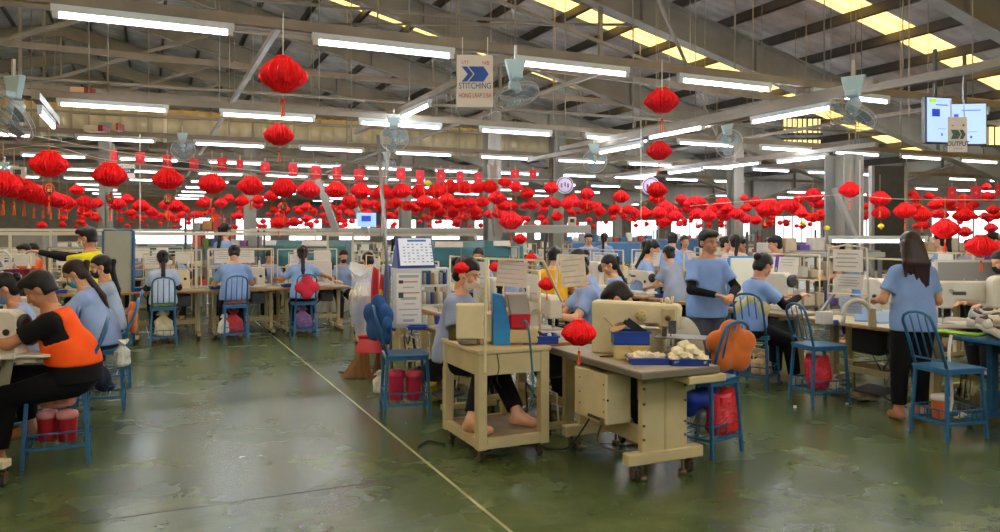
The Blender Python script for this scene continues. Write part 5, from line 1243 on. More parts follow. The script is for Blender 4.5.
cushion('back_cushion', Vector((-.42+.27, 7.9, .83)), R(90), orangef, 'orange cushion tied to the back of the ponytail woman\'s stool', 4, .15, .04)
# back row stools + pads + bags
bs = [(.17, 12.1, 'left', greenf, 'olive green'), (1.16, 12.08, 'middle', brownf, 'reddish brown'), (2.18, 12.11, 'right', None, '')]
for u, v, w, m_, c_ in bs:
    stool_tall.put((u, v, 0), 0, 'blue stool under the %s of the three workers seen from behind' % w)
    if m_: flatcushion((u, v, .585), 0, m_, '%s seat pad under the %s of the three workers seen from behind' % (c_, w))
cushion('back_cushion', Vector((2.18, 11.82, .80)), 0, redf, 'red flower-shaped cushion hanging on the right worker\'s stool', 4, .19, .05)
bag((.19, 12.08, .14), .26, .2, .34, bagm('d6cda6', 'ivory'), 'ivory plastic bag in the rack of the left worker\'s stool', seed=33)
bag((1.16, 12.05, .14), .26, .2, .32, bagm('b3242c', 'red3'), 'red plastic bag in the rack of the middle worker\'s stool', seed=34)
bag((.98, 12.0, .14), .16, .14, .26, bagm('dcdcd8', 'white4'), 'white plastic bag hanging left on the middle worker\'s stool', seed=35)
bag((2.18, 12.08, .14), .26, .2, .33, bagm('7d5a86', 'purple'), 'purple plastic bag in the rack of the right worker\'s stool', seed=36)
# middle line (operators on its right side, facing left)
for i, v in enumerate((5.78, 6.95, 8.15, 9.35, 10.5)):
    station(3.12, v, R(90), 'the middle row', True, i+1, ORD[i]+' from the front', tr=i > 0)
# right hand lines
for i, v in enumerate((6.62, 7.95, 9.2, 10.45)):
    station(6.41, v, R(-90), 'the right-hand row past the white table', True, i+2, ORD[i]+' from the front', mac=i > 0 or True)
for line, (u, rz) in enumerate(((7.06, 90), (9.6, -90), (10.3, 90), (12.9, -90), (13.6, 90), (16.2, -90))):
    v = 5.6 if line == 0 else 4.5; k = 0
    while v < 30:
        if seen(u, v, 1, 60, 100) and not (line in (1, 2) and 8.3 < v < 9.7 and False):
            station(u, v, R(rz), 'the far right machine lines' if line else 'the line facing the right-hand row', False, k+line, None, False)
        v += 1.25 if v < 14 else 2.5; k += 1
    if line in (1, 3, 5): pass
for v in (16.5, 20.5, 25, 30):
    for k, u in enumerate([-9+1.3*i for i in range(13)]):
        if seen(u, v, 1, 30, 100) and u < 7.5: station(u, v, 0 if k % 2 else PI, 'the far rows behind the back row', False, k, None, False)
# vertical machines with teal hoods behind the back rows
tg = mat('teal_hood', '2c6670', .45, var=.2, scale=3); tg2 = mat('grey_hood', 'a9a99c', .5, var=.1)
def hood(px, Y, w, lab, m=tg):
    q = PZ(px, Y, 0); t = thing('hooded_machine', lab, 'machine', q, R(-24.7)); mb = MB(); mb.box((0, 0, .45), (w*.95, .8, .9), tg2, None, .02); mb.build('base', None, t)
    mb = MB(); pts = [(-w/2, -.4, .9), (w/2, -.4, .9), (w/2, -.4, 1.2), (w/2, -.15, 1.42), (-w/2, -.15, 1.42), (-w/2, -.4, 1.2)]
    prof = [(-.42, .9), (.4, .9), (.4, 1.48), (-.02, 1.48), (-.30, 1.36), (-.42, 1.15)]
    mb.poly([(-w/2, y, z) for y, z in prof], (w, 0, 0), m, None, .015); mb.build('hood', None, t)
    mb = MB(); mb.box((0, -.30, 1.42), (w*.4, .02, .12), paper, Euler((-.6, 0, 0))); mb.build('label_board', None, t)
for px, Y, w, lab in ((168, 16.9, 1.5, 'dark teal machine under the glowing white panel'), (272, 17.4, .9, 'teal hooded machine behind the middle of the three workers'), (318, 16, 1.3, 'wide teal hooded machine behind the right of the three workers'), (450, 14.5, 1.3, 'teal hooded machine right of the calendar'), (502, 16.2, .9, 'teal hooded machine above the masked woman')): hood(px, Y, w, lab)
# glowing light table on the teal machine at left
q = PZ(170, 15.8, 0); t = thing('light_panel', 'wide glowing white panel hanging over the dark teal machine', 'light panel', (q.x, q.y, 1.55), R(-24.7))
mb = MB(); mb.box((0, 0, 0), (1.42, .08, .25), mat('panel_glow', 'cfe6ee', .5, emit=.8)); mb.build('panel', None, t); mb = MB(); mb.box((0, 0, .15), (1.5, .14, .03), tg2); mb.box((0, 0, -.14), (1.5, .14, .03), tg2); mb.build('panel_frame', None, t)
for k in (-1, 1): mb = MB(); mb.bar((k*.7, 0, -1.55), (k*.7, 0, .15), .04, .04, tg2); mb.build('upright', None, t)
def board(px0, px1, py0, py1, Y, m, name, lab, cat, fm=None, t_=.05):
    a = P(px0, py1, Y); b = P(px1, py0, Y); w = (px1-px0)/F*Y; zz = b.z; c = (a+b)/2
    th = thing(name, lab, cat, (c.x, c.y, 0), R(-24.7)); mb = MB(); mb.box((0, 0, (a.z+b.z)/2), (w, t_, b.z-a.z), m, None, .006); mb.build('panel', None, th)
    mb = MB(); fm = fm or steel
    for q in (-1, 1): mb.bar((q*w/2, 0, 0), (q*w/2, 0, zz), .04, .05, fm)
    mb.bar((-w/2, 0, zz), (w/2, 0, zz), .04, .05, fm); mb.build('frame', None, th); return th
board(104, 133, 231, 292, 11.3, mat('grey_board', 'a5a595', .6, var=.05), 'notice_board', 'tall plain grey board with blue edge left of the back row', 'board', blue)
board(48, 100, 248, 262, 15, tg, 'low_partition', 'dark teal partition far left behind the man in yellow', 'partition')
board(0, 50, 232, 300, 15.2, mat('grey_cabinet', '96968c', .55, var=.15), 'tall_cabinet', 'wide grey cabinet panel at the far left', 'cabinet', None, .5)
board(572, 640, 243, 262, 18, mat('blue_partition', '3b6ea0', .55, var=.1), 'blue_partition', 'blue partition far behind the middle row', 'partition')
board(645, 700, 240, 300, 15.2, mat('blue_partition', '3b6ea0', .55, var=.1), 'blue_partition', 'blue partition behind the man with black sleeves', 'partition')
board(729, 768, 258, 300, 9.6, mat('pale_board', 'd9d8c4', .6), 'pale_board', 'pale cream board behind the seated woman on the right', 'board', mat('board_blue', '3f7fc0', .5))
board(250, 500, 229, 236, 20, mat('grey_beam', '8f8f84', .6), 'long_shelf', 'long grey shelf beam behind the teal machines', 'shelf', tg2, .3)
board(500, 590, 226, 233, 19, mat('grey_beam', '8f8f84', .6), 'long_shelf', 'grey shelf beam behind the yellow-shirted worker', 'shelf', tg2, .3)
board(790, 880, 252, 257, 10.5, mat('grey_beam', '8f8f84', .6), 'conveyor', 'grey conveyor rail behind the document stand', 'conveyor', steel, .3)
board(935, 1010, 262, 281, 8.6, mat('grey_panel', '8b8c86', .6), 'low_partition', 'grey low partition at the right behind the white machines', 'partition', creamw)
# racks of stacked goods
def rack(px, Y, w, levels, lab, cols, seed):
    q = PZ(px, Y, 0); rz = R(-24.7); t = thing('storage_rack', lab, 'rack', q, rz); H_ = levels[-1]+.35
    for x in (-1, 1):
        for y in (-.2, .2): mb = MB(); mb.bar((x*w/2, y, 0), (x*w/2, y, H_), .035, .035, mat('rack_dark', '4c4a46', .6)); mb.build('upright', None, t)
    rg = random.Random(seed); k = 0
    for z in levels: mb = MB(); mb.box((0, 0, z), (w, .42, .03), mat('rack_board', '7b7468', .6)); mb.build('shelf', None, t)
    for z in levels:
        x = -w/2+.12
        while x < w/2-.1:
            ww = rg.uniform(.12, .22); hh = rg.uniform(.1, .26); c = cols[k % len(cols)]; k += 1
            mb = MB(); mb.box((0, 0, hh/2), (ww*.9, .3, hh), mat('goods_'+c, c, .7, var=.15), None, .01); o = mb.build('goods_box'); r = Matrix.Rotation(rz, 3, 'Z')@Vector((x+ww/2, rg.uniform(-.04, .02), z+.016)); o.location = q+r; o.rotation_euler = (0, 0, rz)
            tag(o, 'box of goods on the '+lab.split(',')[0], 'box', 'boxes on the '+lab.split(',')[0]); x += ww+.02
    return t
rack(208, 15.5, .75, (.5, .95, 1.35, 1.68), 'cluttered shelf rack left of the standing woman, behind the back row', ['a8763c', 'c94a3c', '5f7a3c', '3b4a6b', 'd8cfa8', '8c8c88'], 1)
rack(240, 16.0, .9, (.5, .95, 1.35), 'cluttered shelf rack right of the standing woman, behind the back row', ['b84038', 'd9d4c8', '7a4f86', '8c8c88'], 2)
rack(800, 12.4, 1.6, (.45, .9, 1.3), 'dark rack of pale parcels, right of the seated woman', ['d9cbb0', 'c8b79c', '6b4fa0', 'd8d4cc'], 3)
rack(860, 14.2, 1.5, (.5, .95, 1.35), 'dark rack, behind the document stand', ['8c8f98', 'd9d4cc', '5a5f7a', 'b8846a'], 4)
rack(968, 13, 1.8, (.5, .95, 1.3), 'long rack of white goods, at the right edge', ['dcd8d0', 'c9c4bc', 'd9cbb0', 'dedede'], 5)
rack(600, 22, 3.2, (.5, .95, 1.4), 'distant rack, behind the middle row', ['dcd8d0', '8c8f98', 'b84038', '3b6ea0'], 6)
rack(712, 24, 3.0, (.5, .95, 1.4), 'distant rack, behind the man with black sleeves', ['dcd8d0', '8c8f98', 'b84038', 'd9cbb0'], 7)
# ================================================================== lanterns
nlan = [0]; rl = random.Random(9)
def lan(px, py, dpx, d, lab, kind='a', top=None, grp=None):
    Y = d*F/dpx; c = P(px, py, Y); p = {'m': LM, 'n': LN[rl.randrange(2)]}.get(kind) or LA[rl.randrange(3)]
    o = p.put(c, rl.uniform(0, 6), lab, grp, d); nlan[0] += 1; return o
named = [(283, 75, 45, .34, 'largest red paper lantern, hung highest on the left', 'a'), (279, 135, 28, .21, 'red paper lantern directly under the largest one', 'a'),
 (662, 101, 32, .26, 'red paper lantern hung high at the right of the middle', 'a'), (659, 151, 24, .2, 'red paper lantern straight below the high one right of the middle', 'a'), (657, 190, 20, .18, 'third red lantern down the right-hand middle string', 'n'),
 (579, 333, 33, .20, 'red paper lantern hanging in front of the nearest table', 'a'), (547, 284, 17, .125, 'small red lantern beside the hanging plastic-covered sheet', 'a'), (461, 268, 15, .11, 'small red lantern in front of the masked woman\'s hair', 'a'), (495, 267, 12, .09, 'small red lantern behind the cream frame post', 'n'), (531, 258, 12, .10, 'small red lantern above the pink sheet', 'n'), (514, 324, 16, .12, 'red lantern low behind the grey guard', 'n')]
for a_ in named: lan(*a_[:5], a_[5])
bigrow = [(49, 164, 34, 'm'), (110, 175, 31, 'm'), (168, 179, 28, 'm'), (212, 184, 26, 'm'), (251, 186, 25, 'a'), (284, 188, 25, 'm'), (309, 190, 22, 'a'), (336, 190, 21, 'a'), (361, 191, 20, 'a'), (383, 192, 19, 'm'), (402, 191, 19, 'a'), (419, 192, 18, 'a'), (436, 191, 18, 'a'), (450, 187, 17, 'a'), (465, 188, 17, 'a'), (478, 187, 16, 'a'), (490, 187, 16, 'a')]
for i, (x, y, d, k) in enumerate(bigrow): lan(x, y, d, .30, 'red paper lantern in the long front garland, %s from the left' % ORD[i], k, grp='lanterns of the long front garland')
left1 = [(3, 184, 32), (14, 187, 29), (24, 190, 27), (34, 194, 25), (43, 196, 23), (51, 199, 21), (59, 201, 19), (67, 203, 17)]
for i, (x, y, d) in enumerate(left1): lan(x, y, d, .26, 'red paper lantern in the garland at the left edge, %s from its near end' % ORD[i], grp='lanterns of the left edge garland')
left2 = [(77, 190, 13), (84, 201, 14), (91, 204, 14), (97, 203, 12), (84, 208, 11), (89, 214, 10), (96, 218, 9), (101, 221, 8), (117, 204, 16), (127, 199, 12), (141, 206, 16), (151, 211, 10), (166, 205, 13), (176, 206, 16), (168, 216, 12), (182, 215, 10), (195, 215, 10), (203, 203, 13), (221, 203, 12), (242, 201, 14), (239, 215, 9), (216, 218, 10), (42, 225, 9)]
for x, y, d in left2: lan(x, y, d, .22, 'small red paper lantern in the cluster behind the left end of the front garland', 'a' if d > 11 else 'n', grp='lanterns clustered behind the front garland')
midc = [(271, 196, 14), (279, 223, 15), (294, 222, 12), (300, 211, 10), (325, 207, 10), (313, 211, 9), (349, 201, 15), (343, 207, 9), (366, 204, 12), (381, 207, 15), (395, 203, 13), (407, 206, 13), (424, 202, 16), (434, 205, 15), (447, 200, 16), (459, 203, 14), (470, 203, 14), (483, 202, 13), (497, 198, 17), (453, 213, 12), (476, 216, 12), (490, 214, 11), (503, 205, 14), (511, 221, 23), (520, 239, 13), (505, 182, 13), (516, 187, 14), (551, 188, 15), (587, 194, 15), (621, 197, 16), (600, 211, 12), (613, 211, 11), (629, 210, 12), (645, 214, 14), (657, 198, 15), (659, 213, 16), (662, 221, 12), (675, 216, 15), (692, 203, 15), (697, 214, 14), (568, 201, 11), (576, 203, 11), (584, 205, 12), (532, 205, 13), (545, 203, 11), (556, 204, 12)]
for i, (x, y, d) in enumerate(midc): lan(x, y, d, .24, 'red paper lantern in the dense band above the middle rows', 'a' if d > 13 else 'n', grp='lanterns of the dense middle band')
rightc = [(708, 216, 16), (723, 202, 14), (724, 216, 14), (737, 214, 15), (746, 219, 12), (765, 209, 17), (772, 203, 11), (783, 204, 12), (790, 206, 17), (799, 199, 12), (799, 210, 14), (813, 196, 18), (818, 203, 15), (822, 215, 14), (833, 190, 12), (850, 190, 20), (837, 211, 16), (873, 194, 12), (880, 199, 19), (888, 203, 15), (896, 203, 11), (881, 213, 17), (905, 211, 20), (922, 215, 18), (913, 194, 9), (929, 196, 9), (945, 229, 25), (965, 215, 17), (965, 232, 13), (981, 246, 27), (999, 250, 22), (991, 228, 12), (974, 205, 10), (986, 187, 9), (952, 207, 10), (938, 200, 9), (996, 215, 12), (924, 225, 12)]
for i, (x, y, d) in enumerate(rightc): lan(x, y, d, .27, 'red paper lantern in the rising garlands above the right-hand rows', 'a' if d > 13 else 'n', grp='lanterns above the right-hand rows')
for i in range(46):
    x = [rl.uniform(385, 520), rl.uniform(545, 1000), rl.uniform(640, 1000)][i % 3]
    lan(x, rl.uniform(200, 221), rl.uniform(9.5, 13.5), .23, 'red paper lantern in the second layer of garlands behind the nearer ones', 'n', grp='lanterns of the second layer')
# more distant garlands: strings along the hall at several depths
for gi, (Y0, y_, x0, x1, n, d) in enumerate(((15, 204, 250, 1000, 34, .24), (19, 208, 120, 1000, 36, .24), (24, 212, 160, 1000, 34, .26))):
    for i in range(n):
        x = x0+(x1-x0)*(i+.5)/n+rl.uniform(-4, 4); yy = y_+7*math.sin(i*.9+gi)+rl.uniform(-5, 5); Y = Y0+rl.uniform(-1, 1)
        c = P(x, yy, Y); LN[i % 2].put(c, rl.uniform(0, 6), 'small distant red paper lantern in the far garlands', 'distant lanterns of the far garlands', d*rl.uniform(.85, 1.1))
# the haze of tiny ones too far to count
mb = MB(); rs = random.Random(2)
for i in range(420):
    Y = rs.uniform(24, 44); c = P(rs.uniform(60, 1000), rs.uniform(208, 228), Y)
    if c.x > 31: continue
    r = .12*rs.uniform(.8, 1.1)
    mb.lathe([(r*.4, -r*.8), (r, -r*.25), (r, r*.25), (r*.4, r*.8)], c, lred if i % 3 else lred2, 7, None, False)
o = mb.build('distant_paper_lanterns'); tag(o, 'mass of tiny red paper lanterns over the furthest rows', 'lanterns', None, 'stuff')
# strings that carry them
def string(pts, label, r=.004, m=None, cat='string', name='garland_string', grp=None):
    o = cable(pts, r, m or cordw, name, None, label); o['category'] = cat
    if grp: o['group'] = grp
    return o
string([P(-30, 124, 7.4), P(0, 129, 7.6), P(120, 152, 8.6), P(250, 170, 10), P(370, 176, 11.5), P(475, 178, 13), P(560, 180, 15)], 'pale string sagging across the left half, carrying the small red banners')
string([P(x, y-d*.42, .30*F/d) for x, y, d, k in bigrow], 'string of the long front garland of red lanterns', .003, cord)
string([P(0, 150, 7.0), P(49, 146, 6.8), P(110, 160, 7.4), P(212, 171, 8.8)], 'thin string above the left end of the front garland', .003)
string([P(x, y-d*.42, .26*F/d) for x, y, d in left1], 'string of the garland at the left edge', .003, cord)
string([P(690, 206, 12), P(760, 200, 11.5), P(840, 195, 10.5), P(900, 199, 10), P(1000, 200, 9.5)], 'pale string stretched above the right-hand lanterns', .004)
for (x, y0, y1, Y, w) in ((283, 12, 60, 5.7, 0), (662, 60, 92, 6.1, 0), (140, 134, 232, 9.5, 1), (641, 120, 236, 11, 1), (860, 160, 300, 9.5, 1)):
    string([P(x, y0, Y), P(x, (y0+y1)/2, Y), P(x, y1, Y)], {283: 'thin cord above the largest red lantern', 662: 'thin cord above the high lantern right of the middle', 140: 'white vertical wire hanging left of the glowing panel', 641: 'white vertical pole wire beside the round blue sign', 860: 'white vertical wire beside the grey column'}[x], .006 if w else .004)
string([P(0, 127, 6.3), P(95, 140, 6.8), P(130, 230, 7.5)], 'thin grey wire slanting down at the left', .004, rodm) if False else None
# red banners
fl = mat('banner_red', 'c8182a', .7); nb = 0
for i, (x, y, w, h) in enumerate(((114, 157, 6, 15), (140, 158, 10, 12), (167, 161, 9, 12), (194, 164, 9, 10), (222, 164, 10, 13), (240, 165, 7, 10), (265, 168, 9, 11), (293, 170, 9, 13), (316, 172, 10, 13), (337, 173, 9, 13), (359, 175, 10, 12), (401, 174, 9, 12), (420, 177, 8, 14), (441, 176, 8, 13), (460, 177, 7, 12), (478, 178, 7, 12), (515, 174, 9, 9), (533, 174, 7, 9), (952, 193, 9, 12), (976, 193, 10, 14), (998, 190, 6, 12))):
    Y = 8.6+i*.28 if i < 18 else 12; c = P(x, y, Y); t = thing('red_banner', 'small red banner hanging from the pale string, %s from the left' % ORD[i], 'banner', c, R(-24.7), 'small red banners')
    W_, H_ = w/F*Y, h/F*Y; mb = MB(); mb.box((0, 0, 0), (W_, .006, H_), fl); mb.build('cloth', None, t)
    mb = MB(); s_ = min(W_, H_)*.26; mb.box((0, -.005, 0), (s_, .004, s_), mat('banner_gold', 'e0564a' if i < 18 else 'e8c23a', .6), Euler((0, R(45), 0))); mb.build('emblem', None, t)
    mb = MB(); mb.cyl((0, 0, H_/2), (0, 0, H_/2+.06), .004, cordw, 4); mb.build('loop', None, t)
# yellow small lantern bits
for (x, y, d) in ((428, 183, 7), (827, 228, 6), (803, 223, 6), (881, 226, 6)):
    mb = MB(); v_, f_ = lantern_mesh(24, 6, 3); mb.raw(v_, f_, mat('yellow_crepe', 'e8d42c', .8), False); o = mb.build('yellow_ornament'); Y = 9.5; o.location = P(x, y, Y); o.scale = (d/F*Y,)*3
    tag(o, 'small yellow paper ornament %s' % {428: 'in the dense band left of the middle', 827: 'below the grey column', 803: 'left of the grey column', 881: 'at the foot of the dark panel'}[x], 'ornament')
# ================================================================== fans, signs, screens
for (x, y, Y, rx, rz, sc, lab) in ((519, 91, 5.9, 68, 20, .62, 'blue-bracketed cage fan beside the STITCHING sign'), (394, 136, 8.8, 32, 10, .55, 'cage fan hanging below the lamps left of the sign'), (595, 160, 10.5, 10, 5, .56, 'round cage fan facing the viewer over the middle'), (850, 110, 6.4, 66, -40, .72, 'large blue-bracketed cage fan tilted down on the right'), (730, 142, 12, 20, 10, .75, 'dim cage fan hanging between the lanterns and the large fan'), (182, 148, 12, 30, 20, .6, 'distant cage fan over the left rows'), (3, 112, 6.6, 40, -20, .8, 'cage fan cut off by the left edge'), (386, 165, 13, 10, 0, .55, 'small cage fan behind the front garland'), (2, 175, 12, 10, 0, .5, 'dim cage fan at the left edge over the garland')):
    o = fan.put(P(x, y, Y), R(-24.7)+R(rz), lab, None, sc); pv = Vector((0, .12, .08)); M_ = Euler((R(rx), R(-rz*.5), 0)).to_matrix()
    for c_ in o.children:
        if not c_.name.startswith('bracket'): c_.rotation_euler = (R(rx), R(-rz*.5), 0); c_.location = pv-M_@pv
sg = mat('sign_white', 'd8cfc2', .6)
def sign(x0, y0, x1, y1, Y, name, lab, rz=0):
    c = P((x0+x1)/2, (y0+y1)/2, Y); w, h = (x1-x0)/F*Y, (y1-y0)/F*Y
    t = thing(name, lab, 'sign', c, R(-24.7)+rz); mb = MB(); mb.box((0, 0, 0), (w, .012, h), sg, None, .002); mb.build('board', None, t)
    for q in (-1, 1): mb = MB(); mb.cyl((q*w*.35, 0, h/2), (q*w*.35, 0, h/2+.14), .004, cordw, 5); mb.build('hanger', None, t)
    return t, w, h
RX = (PI/2, 0, 0)
t, w, h = sign(457, 55, 493, 107, 5.95, 'hanging_sign', 'white hanging sign reading STITCHING with a blue double arrow'); ab = mat('arrow_blue', '1c4f9c', .6); tr_ = mat('text_red', 'b8342c', .7)
mb = MB(); y = -.008
def chev(mb, x0, x1, z, hh, nt, m, tip=.04, yy=-.009):
    mb.poly([(x0, yy, z-hh), (x1-tip, yy, z-hh), (x1, yy, z), (x1-tip, yy, z+hh), (x0, yy, z+hh), (x0+nt, yy, z)], (0, .002, 0), m)
chev(mb, -w*.37, -w*.05, h*.13, h*.145, w*.17, ab, w*.17); chev(mb, -w*.18, w*.38, h*.13, h*.145, w*.17, ab, w*.14); mb.build('double_arrow', None, t)
text('STITCHING', h*.165, mat('text_dark', '2a3540', .7), t, (0, -.009, -h*.10), RX, sx=.74).name = 'lettering'
text('HONG LRAP 2 BA', h*.12, tr_, t, (0, -.009, -h*.285), RX, sx=.66).name = 'small_lettering'
text('LY1', h*.09, tr_, t, (-w*.27, -.009, h*.36), RX).name = 'small_lettering'; text('NB', h*.10, tr_, t, (w*.30, -.009, h*.34), RX).name = 'logo'
t, w, h = sign(948, 117, 967, 152, 6.2, 'hanging_sign', 'white hanging sign reading OUTPUT with a dark green arrow'); ag = mat('arrow_green', '2f4a38', .6)
mb = MB(); chev(mb, -w*.38, w*.14, h*.0, h*.13, w*.12, ag, w*.14); chev(mb, w*.08, w*.40, h*.0, h*.13, w*.12, ag, w*.14); mb.build('double_arrow', None, t)
text('OUTPUT', h*.19, mat('text_dark', '2a3540', .7), t, (0, -.009, -h*.27), RX, sx=.85).name = 'lettering'; mb = MB(); mb.box((w*.28, -.008, h*.26), (w*.1, .002, h*.06), tr_); mb.box((-w*.28, -.008, h*.25), (w*.1, .002, h*.04), mat('orange_mark', 'd8823c', .6)); mb.box((0, -.008, -h*.41), (w*.5, .002, h*.025), ink); mb.build('emblem', None, t)
# blue-white screens
scr = mat('screen_glow', 'a9c8ff', .3, emit=.38); sblue = mat('screen_blue', '1c46c8', .4, emit=.2)
for k, (x0, y0, x1, y1, Y, rz) in enumerate(((925, 98, 953, 142, 7.6, .25), (950, 104, 984, 144, 7.7, -.1))):
    c = P((x0+x1)/2, (y0+y1)/2, Y); w, h = (x1-x0)/F*Y*1.04, (y1-y0)/F*Y; t = thing('display_screen', ['left glowing blue-white screen with a green tag behind the OUTPUT sign', 'right glowing blue-white screen behind the OUTPUT sign'][k], 'screen', c, R(-24.7)+rz)
    mb = MB(); mb.box((0, .03, 0), (w+.03, .06, h+.03), dark, None, .006); mb.build('casing', None, t); mb = MB(); mb.box((0, -.003, 0), (w, .006, h), scr); mb.build('display', None, t)
    mb = MB(); mb.box((-w*.15 if k == 0 else -w*.3, -.008, h*.16), (w*.32 if k == 0 else w*.12, .003, h*.17), sblue); mb.box((.1*w, -.008, h*.34), (w*.5, .003, h*.02), sblue); mb.box((w*.1, -.008, -h*.2), (w*.3, .003, h*.015), ink); mb.box((w*.1, -.008, -h*.33), (w*.05, .003, h*.06), sblue)
    if k == 0: mb.box((-w*.28, -.008, h*.43), (w*.3, .003, h*.09), mat('tag_green', 'a8d83a', .5, emit=.3))
    mb.build('screen_content', None, t); mb = MB(); mb.bar((0, .05, h/2), (0, .05, h/2+.5), .03, .03, dgrey); mb.build('mount', None, t)
# round signs
for k, (x, y, r, Y) in enumerate(((565, 185, 8.5, 13), (651, 186, 9, 12.5))):
    c = P(x, y, Y); R_ = r/F*Y; t = thing('round_sign', ['round pale blue sign hanging over the middle rows', 'round pale sign with a ring behind the right-hand lantern string'][k], 'sign', c, R(-24.7))
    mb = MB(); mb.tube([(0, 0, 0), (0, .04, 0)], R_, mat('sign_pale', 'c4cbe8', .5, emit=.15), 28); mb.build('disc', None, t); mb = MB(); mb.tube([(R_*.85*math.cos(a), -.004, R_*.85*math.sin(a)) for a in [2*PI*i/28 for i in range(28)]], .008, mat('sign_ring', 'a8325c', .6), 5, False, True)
    for q in ((-.4, -.1), (.0, .2), (.35, -.1)): mb.box((q[0]*R_, -.004, q[1]*R_*.4), (R_*.2, .006, R_*.5), mat('sign_mark', '8c5068', .6))
    mb.build('ring_mark', None, t)
t, w, h = sign(100, 164, 135, 178, 17, 'banner_sign', 'black and white lettered banner between the two leftmost lanterns'); 
mb = MB(); mb.box((0, -.007, h*.02), (w*.98, .004, h*.34), dark); mb.build('black_band', None, t)
text('QUALITY THROUGH', h*.3, mat('text_dark', '2a3540', .7), t, (0, -.010, h*.32), RX, sx=.9).name = 'lettering'; text('BUY THROUGH', h*.26, whitep, t, (0, -.012, 0), RX).name = 'lettering'
for k, (x0, y0, x1, y1, Y, c, lab) in enumerate(((10, 167, 26, 180, 14, 'b8b4a8', 'small pale sign with a dark drawing at the left behind the garland'), (357, 213, 376, 227, 16, '7fa0e0', 'small glowing blue-purple screen under the front garland'), (568, 217, 576, 226, 15, 'd8d4cc', 'small white notice hanging over the middle rows'), (73, 88, 92, 97, 13, 'd8b890', 'pale can-shaped box resting on the upper left beam'), (87, 126, 106, 132, 12, 'd4c8b0', 'pale box with red end on the duct support'), (115, 124, 121, 131, 12, 'c8a878', 'tan bundle on the duct support'))):
    c_ = P((x0+x1)/2, (y0+y1)/2, Y); w, h = (x1-x0)/F*Y, (y1-y0)/F*Y; mb = MB(); em = mat('pv_'+c, c, .5, emit=.6 if c == '7fa0e0' else 0); mb.box((0, 0, 0), (w, .05 if k < 3 else .2, h), em, None, .008)
    if k < 3: mb.box((0, -.03, h*.1), (w*.5, .01, h*.4), dgrey if k != 1 else sblue)
    else: mb.box((w*.38, -.0, 0), (w*.26, .21, h*1.02), mat('box_red', '8c2a2a', .5))
    o = mb.build(['notice_sign', 'display_screen', 'notice_sign', 'stored_box', 'stored_box', 'stored_bundle'][k]); o.location = c_; o.rotation_euler = (0, 0, R(-24.7)); tag(o, lab, ['sign', 'screen', 'sign', 'box', 'box', 'bundle'][k])
# tall tan panels of daylight openings at the right, and roof-level louvres
# ================================================================== people
def at(px, Y): u, v = c2w((px-500)/F*Y, Y); return (u, v, 0)
hu = human
# man in the orange vest
hu('person', 'man in orange vest over black shirt sewing at the left edge', (-.50, 6.17, 0), RZ(-1, -.25), True, 1.03, True, (0, -.02, .57), .30, 0, (.50, .0, 0), ((-.13, .56, .86), (.13, .54, .86)), None, ((-.12, .42, .09), (.12, .30, .22)),
   '121214', '101014', 'short', '0f0d0c', vest='ff5a1c', skin=3)
# women behind him
hu('person', 'dark-haired woman in blue between the vest man and the ponytail woman', (-.85, 7.1, 0), R(90), True, .97, False, (0, -.02, .6), .30, 0, (.45, 0, 0), ((-.15, .48, .84), (.15, .48, .84)), None, None, '8ea6cc', '16171c', 'bun', mask='6c8fb0', skin=1)
hu('person', 'woman with long brown ponytail and teal mask in a pale blue shirt', (-.42, 7.9, 0), RZ(-1, -.12), True, 1.03, False, (0, -.02, .6), .30, 0, (.55, 0, 0), ((-.15, .48, .84), (.15, .48, .84)), None, None, '93abd6', '2a2d36', 'pony', '2a1712', mask='4ea0b0', sleeve='15151a', skin=0, hairlen=.6)
hu('person', 'last woman of the left row with black mask and long dark ponytail', (-.40, 9.05, 0), R(95), True, 1.0, False, (0, -.02, .62), .12, 0, (.2, 0, 0), ((-.15, .45, .84), (.15, .45, .84)), None, None, 'a9bdd8', '1a1b20', 'pony', '120e0d', mask='25252c', sleeve='15151a', skin=0, hairlen=.6)
hu('person', 'man in yellow polo and white mask reaching far left over the machines', at(99, 8.7), RZ(-1, -.1), False, 1.03, True, (0, 0, .88), .18, 0, (.15, 0, 0), ((-.10, .66, 1.38), (.16, .62, 1.36)), ((-.6, 0, -.8), (.6, 0, -.8)), None, 'e8e21c', '1c1d22', 'short', mask='c9dbe6', sleeve='131317', skin=1)
# the three backs
hu('person', 'left worker of the three seen from behind, white-blue shirt and black ponytail', (.17, 12.15, 0), 0, True, 1.0, False, (0, 0, .61), .12, 0, (.5, .05, 0), ((-.16, .42, .84), (.16, .42, .84)), None, None, 'b6cbe6', '1a1b20', 'pony', '100d0c', sleeve='2c2e33', skin=1)
hu('person', 'middle worker of the three seen from behind, broad blue shirt and short black hair', (1.16, 12.13, 0), 0, True, 1.06, True, (0, 0, .61), .18, 0, (.5, -.1, 0), ((-.2, .42, .84), (.2, .42, .84)), None, None, '86a4d2', '15161a', 'bun', '100d0c', skin=0)
hu('person', 'right worker of the three seen from behind, blue shirt and long black ponytail', (2.18, 12.16, 0), -.12, True, 1.04, False, (0, 0, .61), .14, 0, (.3, 0, 0), ((-.36, .42, .86), (.40, .46, .88)), None, None, '8fb0de', '15161a', 'pony', '100d0c', skin=1, hairlen=.6)
# masked woman at the wheeled desk
hu('person', 'masked woman with olive sleeves sitting at the beige wheeled desk', at(455, 6.08), RZ(1, -.30), True, 1.06, False, (0, -.02, .585), .12, 0, (.42, -.1, 0), ((-.10, .36, .90), (.16, .26, .90)), ((-.5, -.6, -.6), (.35, -1, -.5)), ((.24, .56, .245), (.50, .30, .245)), '8d9cbc', '131317', 'bun', '120e0e', mask='e6cfc6', sleeve='4c4a28', skin=2, h=.012)
